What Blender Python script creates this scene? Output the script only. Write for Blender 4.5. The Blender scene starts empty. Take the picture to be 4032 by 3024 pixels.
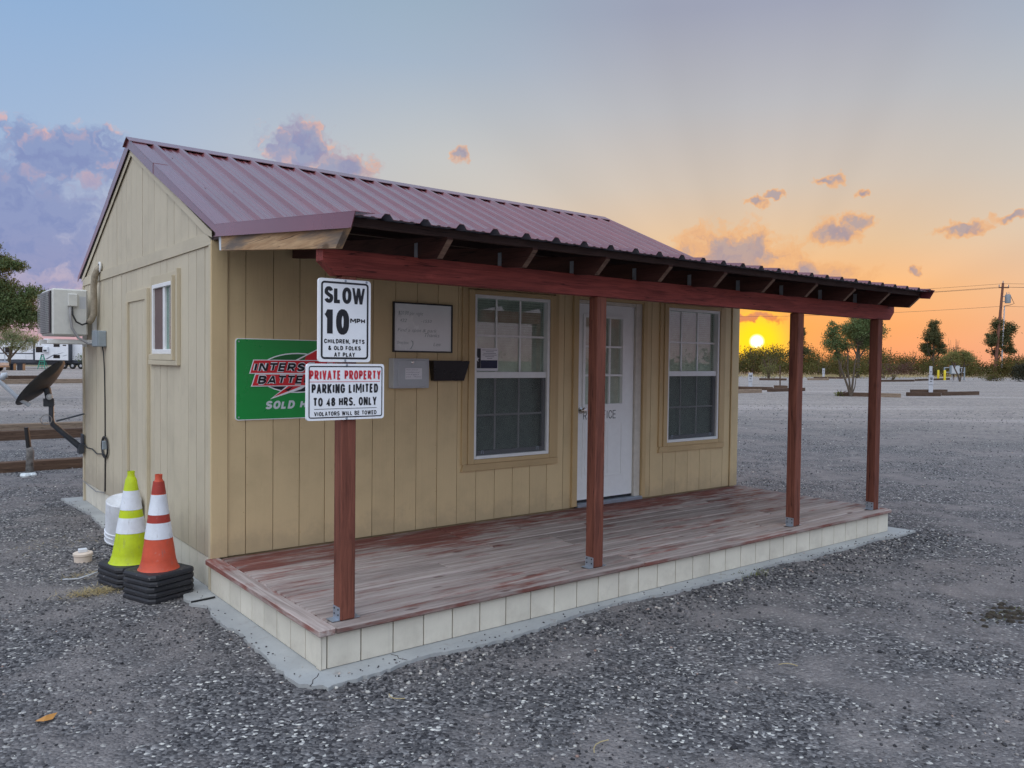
import bpy, math, random
import numpy as np
from mathutils import Vector, Matrix

# ------------------------------------------------------------------ camera, sky, sun, exposure
scene = bpy.context.scene
COL = scene.collection
R_ = math.radians
rng = np.random.default_rng(7)
random.seed(7)

cam_d = bpy.data.cameras.new('camera'); cam = bpy.data.objects.new('camera', cam_d); COL.objects.link(cam)
cam_d.sensor_width = 36.0; cam_d.lens = 36.0 * 3164.71 / 4032.0
cam_d.clip_start = 0.05; cam_d.clip_end = 6000
CAMP = Vector((-1.8698, -5.8155, 1.6739))
ri = Vector((0.785129, -0.619224, 0.011565)); up = Vector((0.008929, 0.029989, 0.999510)); fw = Vector((0.619267, 0.784642, -0.029074))
cam.matrix_world = Matrix(((ri.x, up.x, -fw.x, CAMP.x), (ri.y, up.y, -fw.y, CAMP.y), (ri.z, up.z, -fw.z, CAMP.z), (0, 0, 0, 1)))
scene.camera = cam

SUN_AZ, SUN_EL = 55.17, 1.50          # degrees from +Y towards +X, and above the horizon
SUN = Vector((math.sin(R_(SUN_AZ)) * math.cos(R_(SUN_EL)), math.cos(R_(SUN_AZ)) * math.cos(R_(SUN_EL)), math.sin(R_(SUN_EL))))

scene.view_settings.view_transform = 'Standard'
scene.view_settings.look = 'None'
scene.view_settings.exposure = 0.0
scene.view_settings.gamma = 1.0
scene.view_settings.use_curve_mapping = False
scene.render.engine = 'CYCLES'
scene.cycles.use_denoising = True
scene.cycles.denoising_prefilter = 'NONE'
scene.cycles.max_bounces = 6
scene.cycles.diffuse_bounces = 3
scene.cycles.glossy_bounces = 3
scene.cycles.use_adaptive_sampling = True
scene.cycles.adaptive_threshold = 0.02
scene.cycles.transparent_max_bounces = 12
scene.cycles.sample_clamp_indirect = 6.0

def lin(r, g, b):
    f = lambda c: (c / 255 / 12.92) if c / 255 <= 0.04045 else ((c / 255 + 0.055) / 1.055) ** 2.4
    return (f(r), f(g), f(b), 1.0)

class NB:
    """small node-graph builder"""
    def __init__(s, tree):
        s.t = tree
    def n(s, typ, ins=None, **attrs):
        nd = s.t.nodes.new('ShaderNode' + typ)
        for k, v in attrs.items(): setattr(nd, k, v)
        for k, v in (ins or {}).items():
            s.put(nd.inputs[k], v)
        return nd
    def put(s, sock, v):
        if isinstance(v, bpy.types.NodeSocket): s.t.links.new(v, sock)
        elif isinstance(v, bpy.types.Node): s.t.links.new(v.outputs[0], sock)
        else:
            if sock.type == 'VECTOR' and hasattr(v, '__len__'): v = tuple(v)[:3]
            if sock.type == 'RGBA' and hasattr(v, '__len__') and len(v) == 3: v = (*v, 1.0)
            sock.default_value = v
    def math(s, op, a, b=0.0, c=None, clamp=False):
        nd = s.n('Math', {0: a, 1: b}, operation=op, use_clamp=clamp)
        if c is not None: s.put(nd.inputs[2], c)
        return nd.outputs[0]
    def vmath(s, op, a, b=None, scale=None):
        nd = s.n('VectorMath', {0: a}, operation=op)
        if b is not None: s.put(nd.inputs[1], b)
        if scale is not None: s.put(nd.inputs['Scale'], scale)
        return nd.outputs['Value' if op in ('LENGTH', 'DOT_PRODUCT', 'DISTANCE') else 'Vector']
    def mix(s, f, a, b, mode='MIX'):
        nd = s.n('Mix', None, data_type='RGBA', blend_type=mode)
        s.put(nd.inputs[0], f); s.put(nd.inputs[6], a); s.put(nd.inputs[7], b)
        return nd.outputs[2]
    def ramp(s, f, stops, interp='LINEAR'):
        nd = s.n('ValToRGB', {0: f}); cr = nd.color_ramp; cr.interpolation = interp
        while len(cr.elements) < len(stops): cr.elements.new(0.5)
        for e, (p, c) in zip(cr.elements, stops):
            e.position = p
            e.color = (c, c, c, 1) if not hasattr(c, '__len__') else ((*c, 1) if len(c) == 3 else c)
        return nd.outputs[0]
    def noise(s, vec, scale, detail=4, rough=0.55, dist=0.0, col=False, dim='3D'):
        nd = s.n('TexNoise', None, noise_dimensions=dim)
        for k, v in {'Vector': vec, 'Scale': scale, 'Detail': detail, 'Roughness': rough, 'Distortion': dist}.items(): s.put(nd.inputs[k], v)
        return nd.outputs['Color' if col else 'Fac']
    def sstep(s, x, a, b):
        nd = s.n('MapRange', {0: x, 1: a, 2: b, 3: 0.0, 4: 1.0}, interpolation_type='SMOOTHSTEP', clamp=True)
        return nd.outputs[0]

world = bpy.data.worlds.new('World'); scene.world = world; world.use_nodes = True
wt = world.node_tree; wt.nodes.clear(); W = NB(wt)
SKY_NISHITA = 0.07

def cloud_group():
    g = bpy.data.node_groups.new('cloud_field', 'ShaderNodeTree')
    g.interface.new_socket('Vector', in_out='INPUT', socket_type='NodeSocketVector')
    g.interface.new_socket('Density', in_out='OUTPUT', socket_type='NodeSocketFloat')
    g.interface.new_socket('Slope', in_out='OUTPUT', socket_type='NodeSocketFloat')
    G = NB(g); gi = g.nodes.new('NodeGroupInput'); go = g.nodes.new('NodeGroupOutput')
    v = gi.outputs[0]
    # (azimuth, elevation, half width, half height) in degrees
    blobs = [(3.5, 8.0, 9.5, 5.2), (9.5, 12.2, 4.4, 2.0), (23.7, 14.0, 2.7, 2.1), (26.4, 12.9, 2.6, 1.1), (34.6, 14.1, 0.7, 0.6),
             (53.4, 7.3, 4.8, 2.3), (50.2, 6.6, 3.0, 1.3), (58.0, 5.8, 4.2, 1.1), (59.9, 8.6, 1.8, 0.85), (61.5, 9.4, 1.4, .6),
             (67.3, 8.5, 1.9, 0.5), (70.0, 8.9, 1.2, .4), (55.0, 10.8, 0.9, 0.36), (56.2, 11.2, .9, .3), (59.6, 12.0, 0.9, 0.42), (61.6, 10.8, 0.5, 0.4),
             (54.6, 3.2, 2.6, 0.4), (64.7, 6.0, 0.6, 0.3), (-30, 12, 11, 3.5), (-85, 10, 12, 3.0), (-150, 12, 12, 3.2), (125, 9, 9, 2.2)]
    d = None
    for a, e, w, h in blobs:
        nd = G.n('VectorMath', {0: v, 1: (1 / w, 1 / h, 0), 2: (-a / w, -e / h, 0)}, operation='MULTIPLY_ADD')
        L = G.vmath('DOT_PRODUCT', nd.outputs[0], nd.outputs[0])
        d = L if d is None else G.math('MINIMUM', d, L)
    d = G.math('SQRT', d)
    fb = G.noise(v, 0.75, 4, 0.6, dim='2D'); fb2 = G.noise(G.vmath('ADD', v, (0.3, 0.6, 0)), 0.75, 1, 0.6, dim='2D')
    dens = G.math('ADD', G.math('SUBTRACT', 1.0, d), G.math('MULTIPLY', G.math('SUBTRACT', fb, 0.5), 1.25))
    G.put(go.inputs[0], dens); G.put(go.inputs[1], G.math('SUBTRACT', fb, fb2))
    return g

def build_sky():
    tc = W.n('TexCoord'); dirv = W.vmath('NORMALIZE', tc.outputs['Generated'])
    sx = W.n('SeparateXYZ', {0: dirv}); x, y, z = sx.outputs
    deg = 180 / math.pi
    el = W.math('MULTIPLY', W.math('ARCSINE', z), deg)
    az = W.math('MULTIPLY', W.math('ARCTAN2', x, y), deg)
    sd = W.vmath('DOT_PRODUCT', dirv, tuple(SUN))
    ang = W.math('MULTIPLY', W.math('ARCCOSINE', W.math('MINIMUM', sd, 0.999999)), deg)      # degrees from the sun
    hor = W.vmath('NORMALIZE', W.vmath('MULTIPLY', dirv, (1, 1, 0)))
    hs = W.vmath('DOT_PRODUCT', hor, (math.sin(R_(SUN_AZ)), math.cos(R_(SUN_AZ)), 0))        # 1 towards the sun, -1 opposite
    hang = W.math('MULTIPLY', W.math('ARCCOSINE', W.math('MULTIPLY', hs, 0.99999)), deg)
    nish = W.n('TexSky', None, sky_type='NISHITA', sun_disc=False, sun_elevation=R_(SUN_EL), sun_rotation=R_(SUN_AZ), altitude=900, air_density=1.0, dust_density=2.2, ozone_density=1.6)
    e01 = W.math('DIVIDE', el, 90.0, clamp=True)
    P = lambda d: d / 90.0
    away = W.ramp(e01, [(0, lin(206, 164, 170)), (P(3), lin(190, 168, 188)), (P(8), lin(166, 176, 208)), (P(14), lin(160, 184, 216)), (P(21), lin(144, 176, 214)), (P(40), lin(142, 165, 196)), (1, lin(142, 160, 188))])
    mid = W.ramp(e01, [(0, lin(240, 176, 150)), (P(4), lin(228, 190, 162)), (P(9), lin(208, 199, 188)), (P(14), lin(196, 197, 196)), (P(20), lin(166, 182, 200)), (P(26), lin(148, 172, 192)), (P(45), lin(142, 165, 196)), (1, lin(142, 160, 188))])
    near = W.ramp(e01, [(0, lin(242, 152, 108)), (P(2.5), lin(246, 166, 100)), (P(5), lin(250, 184, 118)), (P(8), lin(230, 194, 154)), (P(12), lin(208, 194, 180)), (P(17), lin(185, 185, 189)), (P(23), lin(158, 163, 182)), (P(45), lin(142, 165, 196)), (1, lin(142, 160, 188))])
    f1 = W.sstep(hang, 52.0, 20.0); f2 = W.sstep(hang, 26.0, 4.0)
    base = W.mix(f2, W.mix(f1, away, mid), near)
    # the pink of the far right edge of the sunset low down
    nsc = W.vmath('SCALE', nish.outputs[0], scale=SKY_NISHITA)
    sky = W.mix(0.06, base, nsc)
    # a paler, brighter sky opposite the sunset, as the window reflections show
    east = W.sstep(hs, 0.25, -0.9)
    lift = W.math('MULTIPLY_ADD', W.math('MULTIPLY', east, W.math('MULTIPLY_ADD', W.sstep(el, 4.0, 38.0), 0.8, 0.2)), EAST_GAIN, 1.0)
    zen = W.math('MULTIPLY_ADD', W.sstep(el, 24.0, 60.0), ZEN_GAIN, 1.0)
    sky = W.mix(W.math('MULTIPLY', east, 0.5), sky, lin(206, 202, 194))
    sky = W.vmath('SCALE', sky, scale=W.math('MULTIPLY', W.math('MULTIPLY', lift, zen), SKY_GAIN))
    # the sun's aureole
    gl = W.math('POWER', W.math('MAXIMUM', W.math('SUBTRACT', 1.0, W.math('DIVIDE', ang, 7.5)), 0.0), 2.0)
    sky = W.mix(W.math('MINIMUM', W.math('MULTIPLY', gl, 1.15), 1.0), sky, (1.08, 0.46, 0.08, 1))
    sky = W.mix(W.sstep(ang, 2.9, 0.7), sky, (1.35, 0.82, 0.02, 1))
    # faint rays fanning up from the sun
    ra = W.math('ARCTAN2', W.math('SUBTRACT', el, SUN_EL - 1.0), W.math('SUBTRACT', az, SUN_AZ))
    rn = W.n('TexNoise', {'W': W.math('MULTIPLY', ra, 2.3), 'Scale': 1.3, 'Detail': 1.0}, noise_dimensions='1D').outputs[0]
    rk = W.math('MULTIPLY', W.math('MULTIPLY', W.math('SUBTRACT', rn, 0.5), 0.17), W.math('MULTIPLY', W.sstep(ang, 3.0, 9.0), W.sstep(ang, 34.0, 14.0)))
    sky = W.vmath('SCALE', sky, scale=W.math('ADD', 1.0, rk))
    # clouds
    v = W.n('CombineXYZ', {0: az, 1: el, 2: 0.0}).outputs[0]
    v0 = v
    wa = W.vmath('SUBTRACT', W.noise(v, 0.6, 3, 0.65, col=True, dim='2D'), (0.5, 0.5, 0.5))
    v = W.vmath('ADD', v, W.vmath('MULTIPLY', wa, (2.4, 1.7, 0)))
    g = cloud_group()
    c1 = wt.nodes.new('ShaderNodeGroup'); c1.node_tree = g; W.put(c1.inputs[0], v)
    dens, slope = c1.outputs
    alpha = W.sstep(dens, -0.12, 0.42)
    lit = W.math('MULTIPLY', W.math('MULTIPLY', W.sstep(slope, -0.02, 0.26), W.sstep(dens, 0.8, 0.1)), W.sstep(el, 9.0, 13.0))
    edge = W.sstep(dens, 0.74, 0.2)
    sunward = W.sstep(hang, 40.0, 12.0)
    body = W.mix(sunward, lin(130, 143, 188), lin(166, 150, 160))
    body = W.mix(W.math('MULTIPLY', W.sstep(slope, -0.25, 0.1), 0.25), body, base)
    rim = W.mix(sunward, lin(244, 186, 166), lin(255, 186, 112))
    amt = W.math('MAXIMUM', W.math('MULTIPLY', lit, 0.85), W.math('MULTIPLY', W.math('MULTIPLY', edge, sunward), 0.75))
    ccol = W.mix(amt, body, rim)
    low = W.sstep(el, 5.0, 2.0)
    ccol = W.mix(W.math('MULTIPLY', low, sunward), ccol, lin(236, 128, 60))
    ccol = W.vmath('SCALE', ccol, scale=lift)
    sky = W.mix(W.math('MULTIPLY', alpha, 0.92), sky, ccol)
    # the disc itself
    disc = W.sstep(ang, 0.56, 0.12)
    sky = W.mix(disc, sky, (6.0, 4.6, 2.6, 1))
    bg = W.n('Background', {'Color': sky, 'Strength': 1.0})
    out = W.n('OutputWorld'); W.put(out.inputs[0], bg.outputs[0])
SKY_GAIN, EAST_GAIN, ZEN_GAIN = 1.06, 1.9, 0.8
build_sky()
world.cycles.sampling_method = 'MANUAL'; world.cycles.sample_map_resolution = 1024

sl = bpy.data.lights.new('sun', 'SUN'); sl.energy = 2.0; sl.angle = R_(1.2); sl.color = (1.0, 0.52, 0.22)
so = bpy.data.objects.new('sun', sl); COL.objects.link(so)
so.rotation_euler = SUN.to_track_quat('Z', 'Y').to_euler(); so.location = (40, 30, 20)

# ------------------------------------------------------------------ mesh helpers
WL = {}      # world location of every object built here
def tag(o, label=None, cat=None, group=None, kind=None):
    if label: o['label'] = label
    if cat: o['category'] = cat
    if group: o['group'] = group
    if kind: o['kind'] = kind
    return o
def empty(name, loc, label, cat, group=None):
    o = bpy.data.objects.new(name, None); COL.objects.link(o); o.location = loc; o.empty_display_size = 0.2
    WL[o] = Vector(loc); return tag(o, label, cat, group)
def put(name, me, parent=None, loc=(0, 0, 0)):
    o = bpy.data.objects.new(name, me); COL.objects.link(o)
    loc = Vector(loc); WL[o] = loc
    if parent: o.parent = parent; o.location = loc - WL[parent]
    else: o.location = loc
    return o
class MB:
    def __init__(s): s.v = []; s.f = []
    def add(s, vs, fs):
        b = len(s.v); s.v += [tuple(p) for p in vs]; s.f += [tuple(i + b for i in f) for f in fs]; return s
    def box(s, x0, x1, y0, y1, z0, z1):
        return s.add([(x, y, z) for x in (x0, x1) for y in (y0, y1) for z in (z0, z1)],
                     [(0, 1, 3, 2), (4, 6, 7, 5), (0, 4, 5, 1), (2, 3, 7, 6), (0, 2, 6, 4), (1, 5, 7, 3)])
    def cbox(s, x0, x1, y0, y1, z0, z1, c=0.004):
        V = []
        for sx in (0, 1):
            for sy in (0, 1):
                for sz in (0, 1):
                    X, Y, Z = (x0, x1)[sx], (y0, y1)[sy], (z0, z1)[sz]
                    dx, dy, dz = (c, -c)[sx], (c, -c)[sy], (c, -c)[sz]
                    V += [(X, Y + dy, Z + dz), (X + dx, Y, Z + dz), (X + dx, Y + dy, Z)]
        i = lambda a, b, d, k: ((a * 2 + b) * 2 + d) * 3 + k
        F = [(i(0,0,0,0), i(0,0,1,0), i(0,1,1,0), i(0,1,0,0)), (i(1,0,0,0), i(1,1,0,0), i(1,1,1,0), i(1,0,1,0)),
             (i(0,0,0,1), i(1,0,0,1), i(1,0,1,1), i(0,0,1,1)), (i(0,1,0,1), i(0,1,1,1), i(1,1,1,1), i(1,1,0,1)),
             (i(0,0,0,2), i(0,1,0,2), i(1,1,0,2), i(1,0,0,2)), (i(0,0,1,2), i(1,0,1,2), i(1,1,1,2), i(0,1,1,2))]
        for a in (0, 1):
            for b in (0, 1):
                F += [(i(a,b,0,0), i(a,b,0,1), i(a,b,1,1), i(a,b,1,0)), (i(a,0,b,0), i(a,0,b,2), i(a,1,b,2), i(a,1,b,0)), (i(0,a,b,1), i(0,a,b,2), i(1,a,b,2), i(1,a,b,1))]
                for d in (0, 1): F.append((i(a,b,d,0), i(a,b,d,1), i(a,b,d,2)))
        return s.add(V, F)
    def prism(s, poly, axis, a, b):
        """poly: 2-D outline in the plane of the two other axes (in x,y,z order), swept from a to b along axis"""
        def P(p, t): q = list(p); q.insert(axis, t); return q
        n = len(poly)
        return s.add([P(p, a) for p in poly] + [P(p, b) for p in poly],
                     [tuple(range(n)), tuple(range(2 * n - 1, n - 1, -1))] + [(i, i + n, (i + 1) % n + n, (i + 1) % n) for i in range(n)])
    def tube(s, pts, r, n=8, cap=True):
        pts = [Vector(p) for p in pts]; rs = r if hasattr(r, '__len__') else [r] * len(pts)
        b = len(s.v); ref = None
        for k, p in enumerate(pts):
            d = (pts[min(k + 1, len(pts) - 1)] - pts[max(k - 1, 0)]).normalized()
            if ref is None: ref = d.orthogonal().normalized()
            u = (ref - d * ref.dot(d))
            u = u.normalized() if u.length > 1e-6 else d.orthogonal().normalized()
            ref = u; w = d.cross(u)
            for j in range(n):
                a = 2 * math.pi * j / n
                s.v.append(tuple(p + (u * math.cos(a) + w * math.sin(a)) * rs[k]))
        for k in range(len(pts) - 1):
            for j in range(n):
                s.f.append((b + k * n + j, b + k * n + (j + 1) % n, b + (k + 1) * n + (j + 1) % n, b + (k + 1) * n + j))
        if cap:
            s.f.append(tuple(b + j for j in range(n - 1, -1, -1))); s.f.append(tuple(b + (len(pts) - 1) * n + j for j in range(n)))
        return s
    def lathe(s, prof, n=24, c=(0, 0, 0), closed=False):
        b = len(s.v)
        for r, z in prof:
            for j in range(n):
                a = 2 * math.pi * j / n; s.v.append((c[0] + r * math.cos(a), c[1] + r * math.sin(a), c[2] + z))
        m = len(prof)
        for k in range(m - 1 + (1 if closed else 0)):
            k2 = (k + 1) % m
            for j in range(n):
                s.f.append((b + k * n + j, b + k * n + (j + 1) % n, b + k2 * n + (j + 1) % n, b + k2 * n + j))
        return s
    def xform(s, M, i0=0):
        s.v[i0:] = [tuple(M @ Vector(p)) for p in s.v[i0:]]; return s
    def mesh(s, name, mat, smooth=False, center=True):
        c = Vector((0, 0, 0))
        if center and s.v:
            a = np.array(s.v); c = Vector(((a.min(0) + a.max(0)) / 2).tolist())
        me = bpy.data.meshes.new(name)
        me.from_pydata([tuple(Vector(p) - c) for p in s.v], [], s.f); me.materials.append(mat)
        import bmesh
        bm = bmesh.new(); bm.from_mesh(me); bmesh.ops.recalc_face_normals(bm, faces=bm.faces); bm.to_mesh(me); bm.free()
        if smooth: me.shade_smooth() if smooth is True else (me.shade_smooth(), me.set_sharp_from_angle(angle=R_(smooth)))
        return me, c
    def build(s, name, mat, parent=None, smooth=False, label=None, kind=None):
        me, c = s.mesh(name, mat, smooth)
        o = put(name, me, parent, c)
        return tag(o, label, kind=kind)
def box(name, mat, parent, x0, x1, y0, y1, z0, z1, c=0.003, **k):
    return MB().cbox(x0, x1, y0, y1, z0, z1, c).build(name, mat, parent, **k)
def children(o): return [c for c in COL.objects if c.parent == o]
def copy_tree(o, parent=None):
    c = o.copy(); COL.objects.link(c)
    if parent: c.parent = parent
    for ch in children(o): copy_tree(ch, c)
    return c
def arc(cx, cy, rx, ry, a0, a1, n=9):
    return [(cx + rx * math.cos(R_(a0 + (a1 - a0) * i / n)), cy + ry * math.sin(R_(a0 + (a1 - a0) * i / n))) for i in range(n + 1)]
def loop(x0, x1, y0, y1, r=.42):
    rx, ry = (x1 - x0) / 2, min((x1 - x0) / 2, (y1 - y0) / 2)
    cx = (x0 + x1) / 2
    return arc(cx, y1 - ry * r * 2, rx, ry * r * 2, 0, 180) + arc(cx, y0 + ry * r * 2, rx, ry * r * 2, 180, 360)[:-1] + [(x1, y1 - ry * r * 2)]
# block capitals as strokes in a unit box: ('l', points) mitred line, ('o', points) closed line, ('d', p, q) slanting bar cut level
GLYPH = {
 'I': (.30, [('l', [(.5, 0), (.5, 1)])]), 'L': (.56, [('l', [(0, 1), (0, 0), (1, 0)])]), 'T': (.62, [('l', [(.5, 0), (.5, 1)]), ('l', [(-.12, 1), (1.12, 1)])]),
 'E': (.58, [('l', [(1, 1), (0, 1), (0, 0), (1, 0)]), ('l', [(0, .52), (.92, .52)])]), 'F': (.56, [('l', [(1, 1), (0, 1), (0, 0)]), ('l', [(0, .5), (.88, .5)])]),
 'H': (.64, [('l', [(0, 0), (0, 1)]), ('l', [(1, 0), (1, 1)]), ('l', [(0, .52), (1, .52)])]),
 'P': (.62, [('l', [(0, 0), (0, 1), (.5, 1)] + arc(.5, .72, .5, .28, 90, -90) + [(0, .44)])]),
 'R': (.66, [('l', [(0, 0), (0, 1), (.5, 1)] + arc(.5, .72, .46, .28, 90, -90) + [(0, .44)]), ('d', (.98, -.1), (.52, .44))]),
 'B': (.64, [('l', [(0, 0), (0, 1), (.5, 1)] + arc(.5, .77, .42, .23, 90, -90) + [(0, .54)]), ('l', [(0, .54), (.5, .54)] + arc(.5, .27, .5, .27, 90, -90) + [(0, 0)])]),
 'D': (.66, [('o', [(0, 0), (0, 1), (.4, 1)] + arc(.4, .5, .6, .5, 90, -90))]), 'O': (.68, [('o', loop(0, 1, 0, 1))]), '0': (.60, [('o', loop(0, 1, 0, 1))]),
 'C': (.66, [('l', arc(.5, .62, .5, .38, 12, 180) + arc(.5, .38, .5, .38, 180, 348))]), 'G': (.69, [('l', arc(.5, .62, .5, .38, 15, 180) + arc(.5, .38, .5, .38, 180, 360) + [(1, .47), (.55, .47)])]),
 'S': (.64, [('l', arc(.5, .74, .47, .26, 15, 200) + [(.3, .56), (.72, .44)] + arc(.5, .26, .5, .26, 30, -165))]),
 'N': (.66, [('l', [(0, -.1), (0, 1.1)]), ('l', [(1, -.1), (1, 1.1)]), ('d', (1, -.1), (0, 1.1))]), 'M': (.92, [('l', [(0, -.1), (0, 1.1)]), ('l', [(1, -.1), (1, 1.1)]), ('d', (.5, .22), (.06, 1.1)), ('d', (.5, .22), (.94, 1.1))]),
 'V': (.64, [('d', (.5, -.1), (-.1, 1.1)), ('d', (.5, -.1), (1.1, 1.1))]), 'W': (.96, [('d', (.25, -.1), (-.05, 1.1)), ('d', (.25, -.1), (.5, 1.1)), ('d', (.75, -.1), (.5, 1.1)), ('d', (.75, -.1), (1.05, 1.1))]),
 'A': (.68, [('d', (-.1, -.1), (.5, 1.1)), ('d', (1.1, -.1), (.5, 1.1)), ('l', [(.2, .26), (.8, .26)])]), 'Y': (.64, [('d', (.5, .42), (-.1, 1.1)), ('d', (.5, .42), (1.1, 1.1)), ('l', [(.5, -.1), (.5, .46)])]),
 'K': (.66, [('l', [(0, -.1), (0, 1.1)]), ('d', (.02, .36), (.98, 1.1)), ('d', (1.04, -.1), (.36, .62))]), '1': (.44, [('l', [(.72, -.1), (.72, 1.1)]), ('l', [(-.2, .74), (.2, .80), (.6, 1.0)])]),
 '4': (.60, [('l', [(.74, -.1), (.74, 1.02), (-.05, .24), (1.1, .24)])]), '8': (.60, [('o', loop(.06, .94, .52, 1, .5)), ('o', loop(0, 1, 0, .52, .5))]), '6': (.60, [('o', loop(0, 1, 0, .58, .5)), ('l', [(0, .3), (.04, .6), (.3, .95), (.8, 1.0)])]),
 '.': (.24, [('l', [(.5, -.1), (.5, .10)])]), ',': (.24, [('l', [(.5, .10), (.5, -.08), (.3, -.25)])]), ' ': (.34, []),
 '&': (.74, [('l', [(1.05, -.05), (.24, .68)] + arc(.42, .82, .22, .18, 190, -20) + [(.55, .62), (.12, .36)] + arc(.38, .22, .34, .22, 170, 300) + [(.80, .25), (.95, .45)])]),
}
def stroke_quads(pts, t, closed):
    P = [Vector(p) for p in pts]; n = len(P); L = []; Rr = []
    P = [p for i, p in enumerate(P) if i == 0 or (p - P[i - 1]).length > 1e-6]; n = len(P)
    if closed and (P[0] - P[-1]).length < 1e-6: P.pop(); n -= 1
    for i in range(n):
        a = (P[i] - P[i - 1]).normalized() if (i or closed) else None
        b = (P[(i + 1) % n] - P[i]).normalized() if (i < n - 1 or closed) else None
        a = a or b; b = b or a
        na, nb = Vector((-a.y, a.x)), Vector((-b.y, b.x)); m = (na + nb)
        m = m.normalized() if m.length > 1e-5 else na
        k = min(1.6, 1 / max(.2, m.dot(na)))
        L.append(P[i] + m * (t / 2 * k)); Rr.append(P[i] - m * (t / 2 * k))
    return L, Rr
def text(parent, s, h, mat, at, bold=.2, width=None, shear=0.0, align='LEFT', name='lettering', lift=0.0012, gap=.11):
    """flat block lettering facing -Y: cap height h, fitted to width; bold = stroke / height"""
    tot = sum(GLYPH[c][0] for c in s) + gap * (len(s) - 1)
    k = (width / h / tot) if width else 1.0
    T = h * bold; x = {'LEFT': 0.0, 'CENTER': -tot * k * h / 2, 'RIGHT': -tot * k * h}[align]
    m = MB(); q = 0
    for c in s:
        gw, st = GLYPH[c]; w = gw * k * h; th = min(T, w * (.46 if c not in 'MW' else .22)) if c not in 'I.,1' else min(T, w * .9)
        X = lambda u: x + th / 2 + u * (w - th)
        Z = lambda v: max(-.25 * h if c == ',' else 0.0, min(h, th * .45 + v * (h - th * .9)))
        for e in st:
            q += 1; y = -lift - q % 7 * .00006
            if e[0] == 'd':
                (u0, v0), (u1, v1) = e[1:]; x0, z0, x1, z1 = X(u0), th * .45 + v0 * (h - th * .9), X(u1), th * .45 + v1 * (h - th * .9)
                hw = th / 2 * math.hypot(x1 - x0, z1 - z0) / abs(z1 - z0) * .96; hw = min(hw, th * .75)
                def cut(z): t_ = (z - z0) / (z1 - z0); return x0 + (x1 - x0) * t_
                za, zb_ = max(z0, 0) if v0 < 0 else z0, min(z1, h)
                V = [(cut(za) - hw, y, za), (cut(za) + hw, y, za), (cut(zb_) + hw, y, zb_), (cut(zb_) - hw, y, zb_)]
                lo, hi = x, x + w
                V = [(min(max(p[0], lo), hi), p[1], p[2]) for p in V]; m.add(V, [(0, 1, 2, 3)])
            else:
                L, Rr = stroke_quads([(X(u), th * .45 + v * (h - th * .9)) for u, v in e[1]], th, e[0] == 'o')
                n = len(L); zc = (lambda z: max(-.25 * h, min(h, z))) if c == ',' else (lambda z: max(0.0, min(h, z)))
                V = [(p.x, y, zc(p.y)) for p in L] + [(p.x, y, zc(p.y)) for p in Rr]
                m.add(V, [(i, (i + 1) % n, n + (i + 1) % n, n + i) for i in range(n if e[0] == 'o' else n - 1)])
        x += w + gap * k * h
    m.v = [(p[0] + p[2] * shear, p[1], p[2]) for p in m.v]
    me = bpy.data.meshes.new(name); me.from_pydata(m.v, [], m.f); me.materials.append(mat)
    return put(name, me, parent, at)
def script_text(parent, s, h, mat, at, width=None, thin=-.016, name='handwriting', lift=.0012):
    """thin slanted handwriting"""
    cu = bpy.data.curves.new('text', 'FONT'); cu.body = s; cu.size = 1.0; cu.offset = thin; cu.shear = .25; cu.resolution_u = 3
    o = bpy.data.objects.new('text', cu); COL.objects.link(o)
    dg = bpy.context.evaluated_depsgraph_get(); me = bpy.data.meshes.new_from_object(o.evaluated_get(dg))
    bpy.data.objects.remove(o); bpy.data.curves.remove(cu)
    a = np.array([v.co for v in me.vertices]); lo, hi = a.min(0), a.max(0)
    sy = h / .729; sx = (width / (hi[0] - lo[0])) if width else sy
    for v in me.vertices: v.co = Vector(((v.co.x - lo[0]) * sx, -lift, v.co.y * sy))
    me.materials.clear(); me.materials.append(mat)
    return put(name, me, parent, at)
# ------------------------------------------------------------------ materials
def newmat(name):
    m = bpy.data.materials.new(name); m.use_nodes = True; t = m.node_tree; t.nodes.clear()
    return m, NB(t)
def finish(m, N, color, rough=0.6, normal=None, metal=0.0, spec=0.5, extra=None):
    p = N.n('BsdfPrincipled', {'Base Color': color, 'Roughness': rough, 'Metallic': metal, 'Specular IOR Level': spec})
    if normal is not None: N.put(p.inputs['Normal'], normal)
    for k, v in (extra or {}).items(): N.put(p.inputs[k], v)
    o = N.n('OutputMaterial'); N.put(o.inputs[0], p.outputs[0]); return m
def bump(N, h, strength=0.3, dist=0.01):
    return N.n('Bump', {'Height': h, 'Strength': strength, 'Distance': dist}).outputs[0]
def objvec(N, scale=(1, 1, 1)):
    tc = N.n('TexCoord'); oi = N.n('ObjectInfo')
    v = N.vmath('ADD', tc.outputs['Object'], N.vmath('SCALE', (37.1, 17.3, 53.7), scale=oi.outputs['Random']))
    return N.vmath('MULTIPLY', v, scale), oi.outputs['Random']
def worldvec(N):
    return N.n('NewGeometry').outputs['Position']

def plain(name, col, rough=0.5, metal=0.0, var=0.08, scale=14.0, spec=0.5, bmp=0.0):
    m, N = newmat(name); v, r = objvec(N)
    n = N.noise(v, scale, 5, 0.6)
    dark = tuple(c * (1 - 2 * var) for c in col[:3]); lite = tuple(min(1, c * (1 + var)) for c in col[:3])
    c = N.ramp(n, [(0.3, dark), (0.7, lite)])
    rr = N.math('MULTIPLY_ADD', n, 0.25, rough - 0.12)
    return finish(m, N, c, rr, bump(N, n, bmp, 0.004) if bmp else None, metal, spec)

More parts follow.
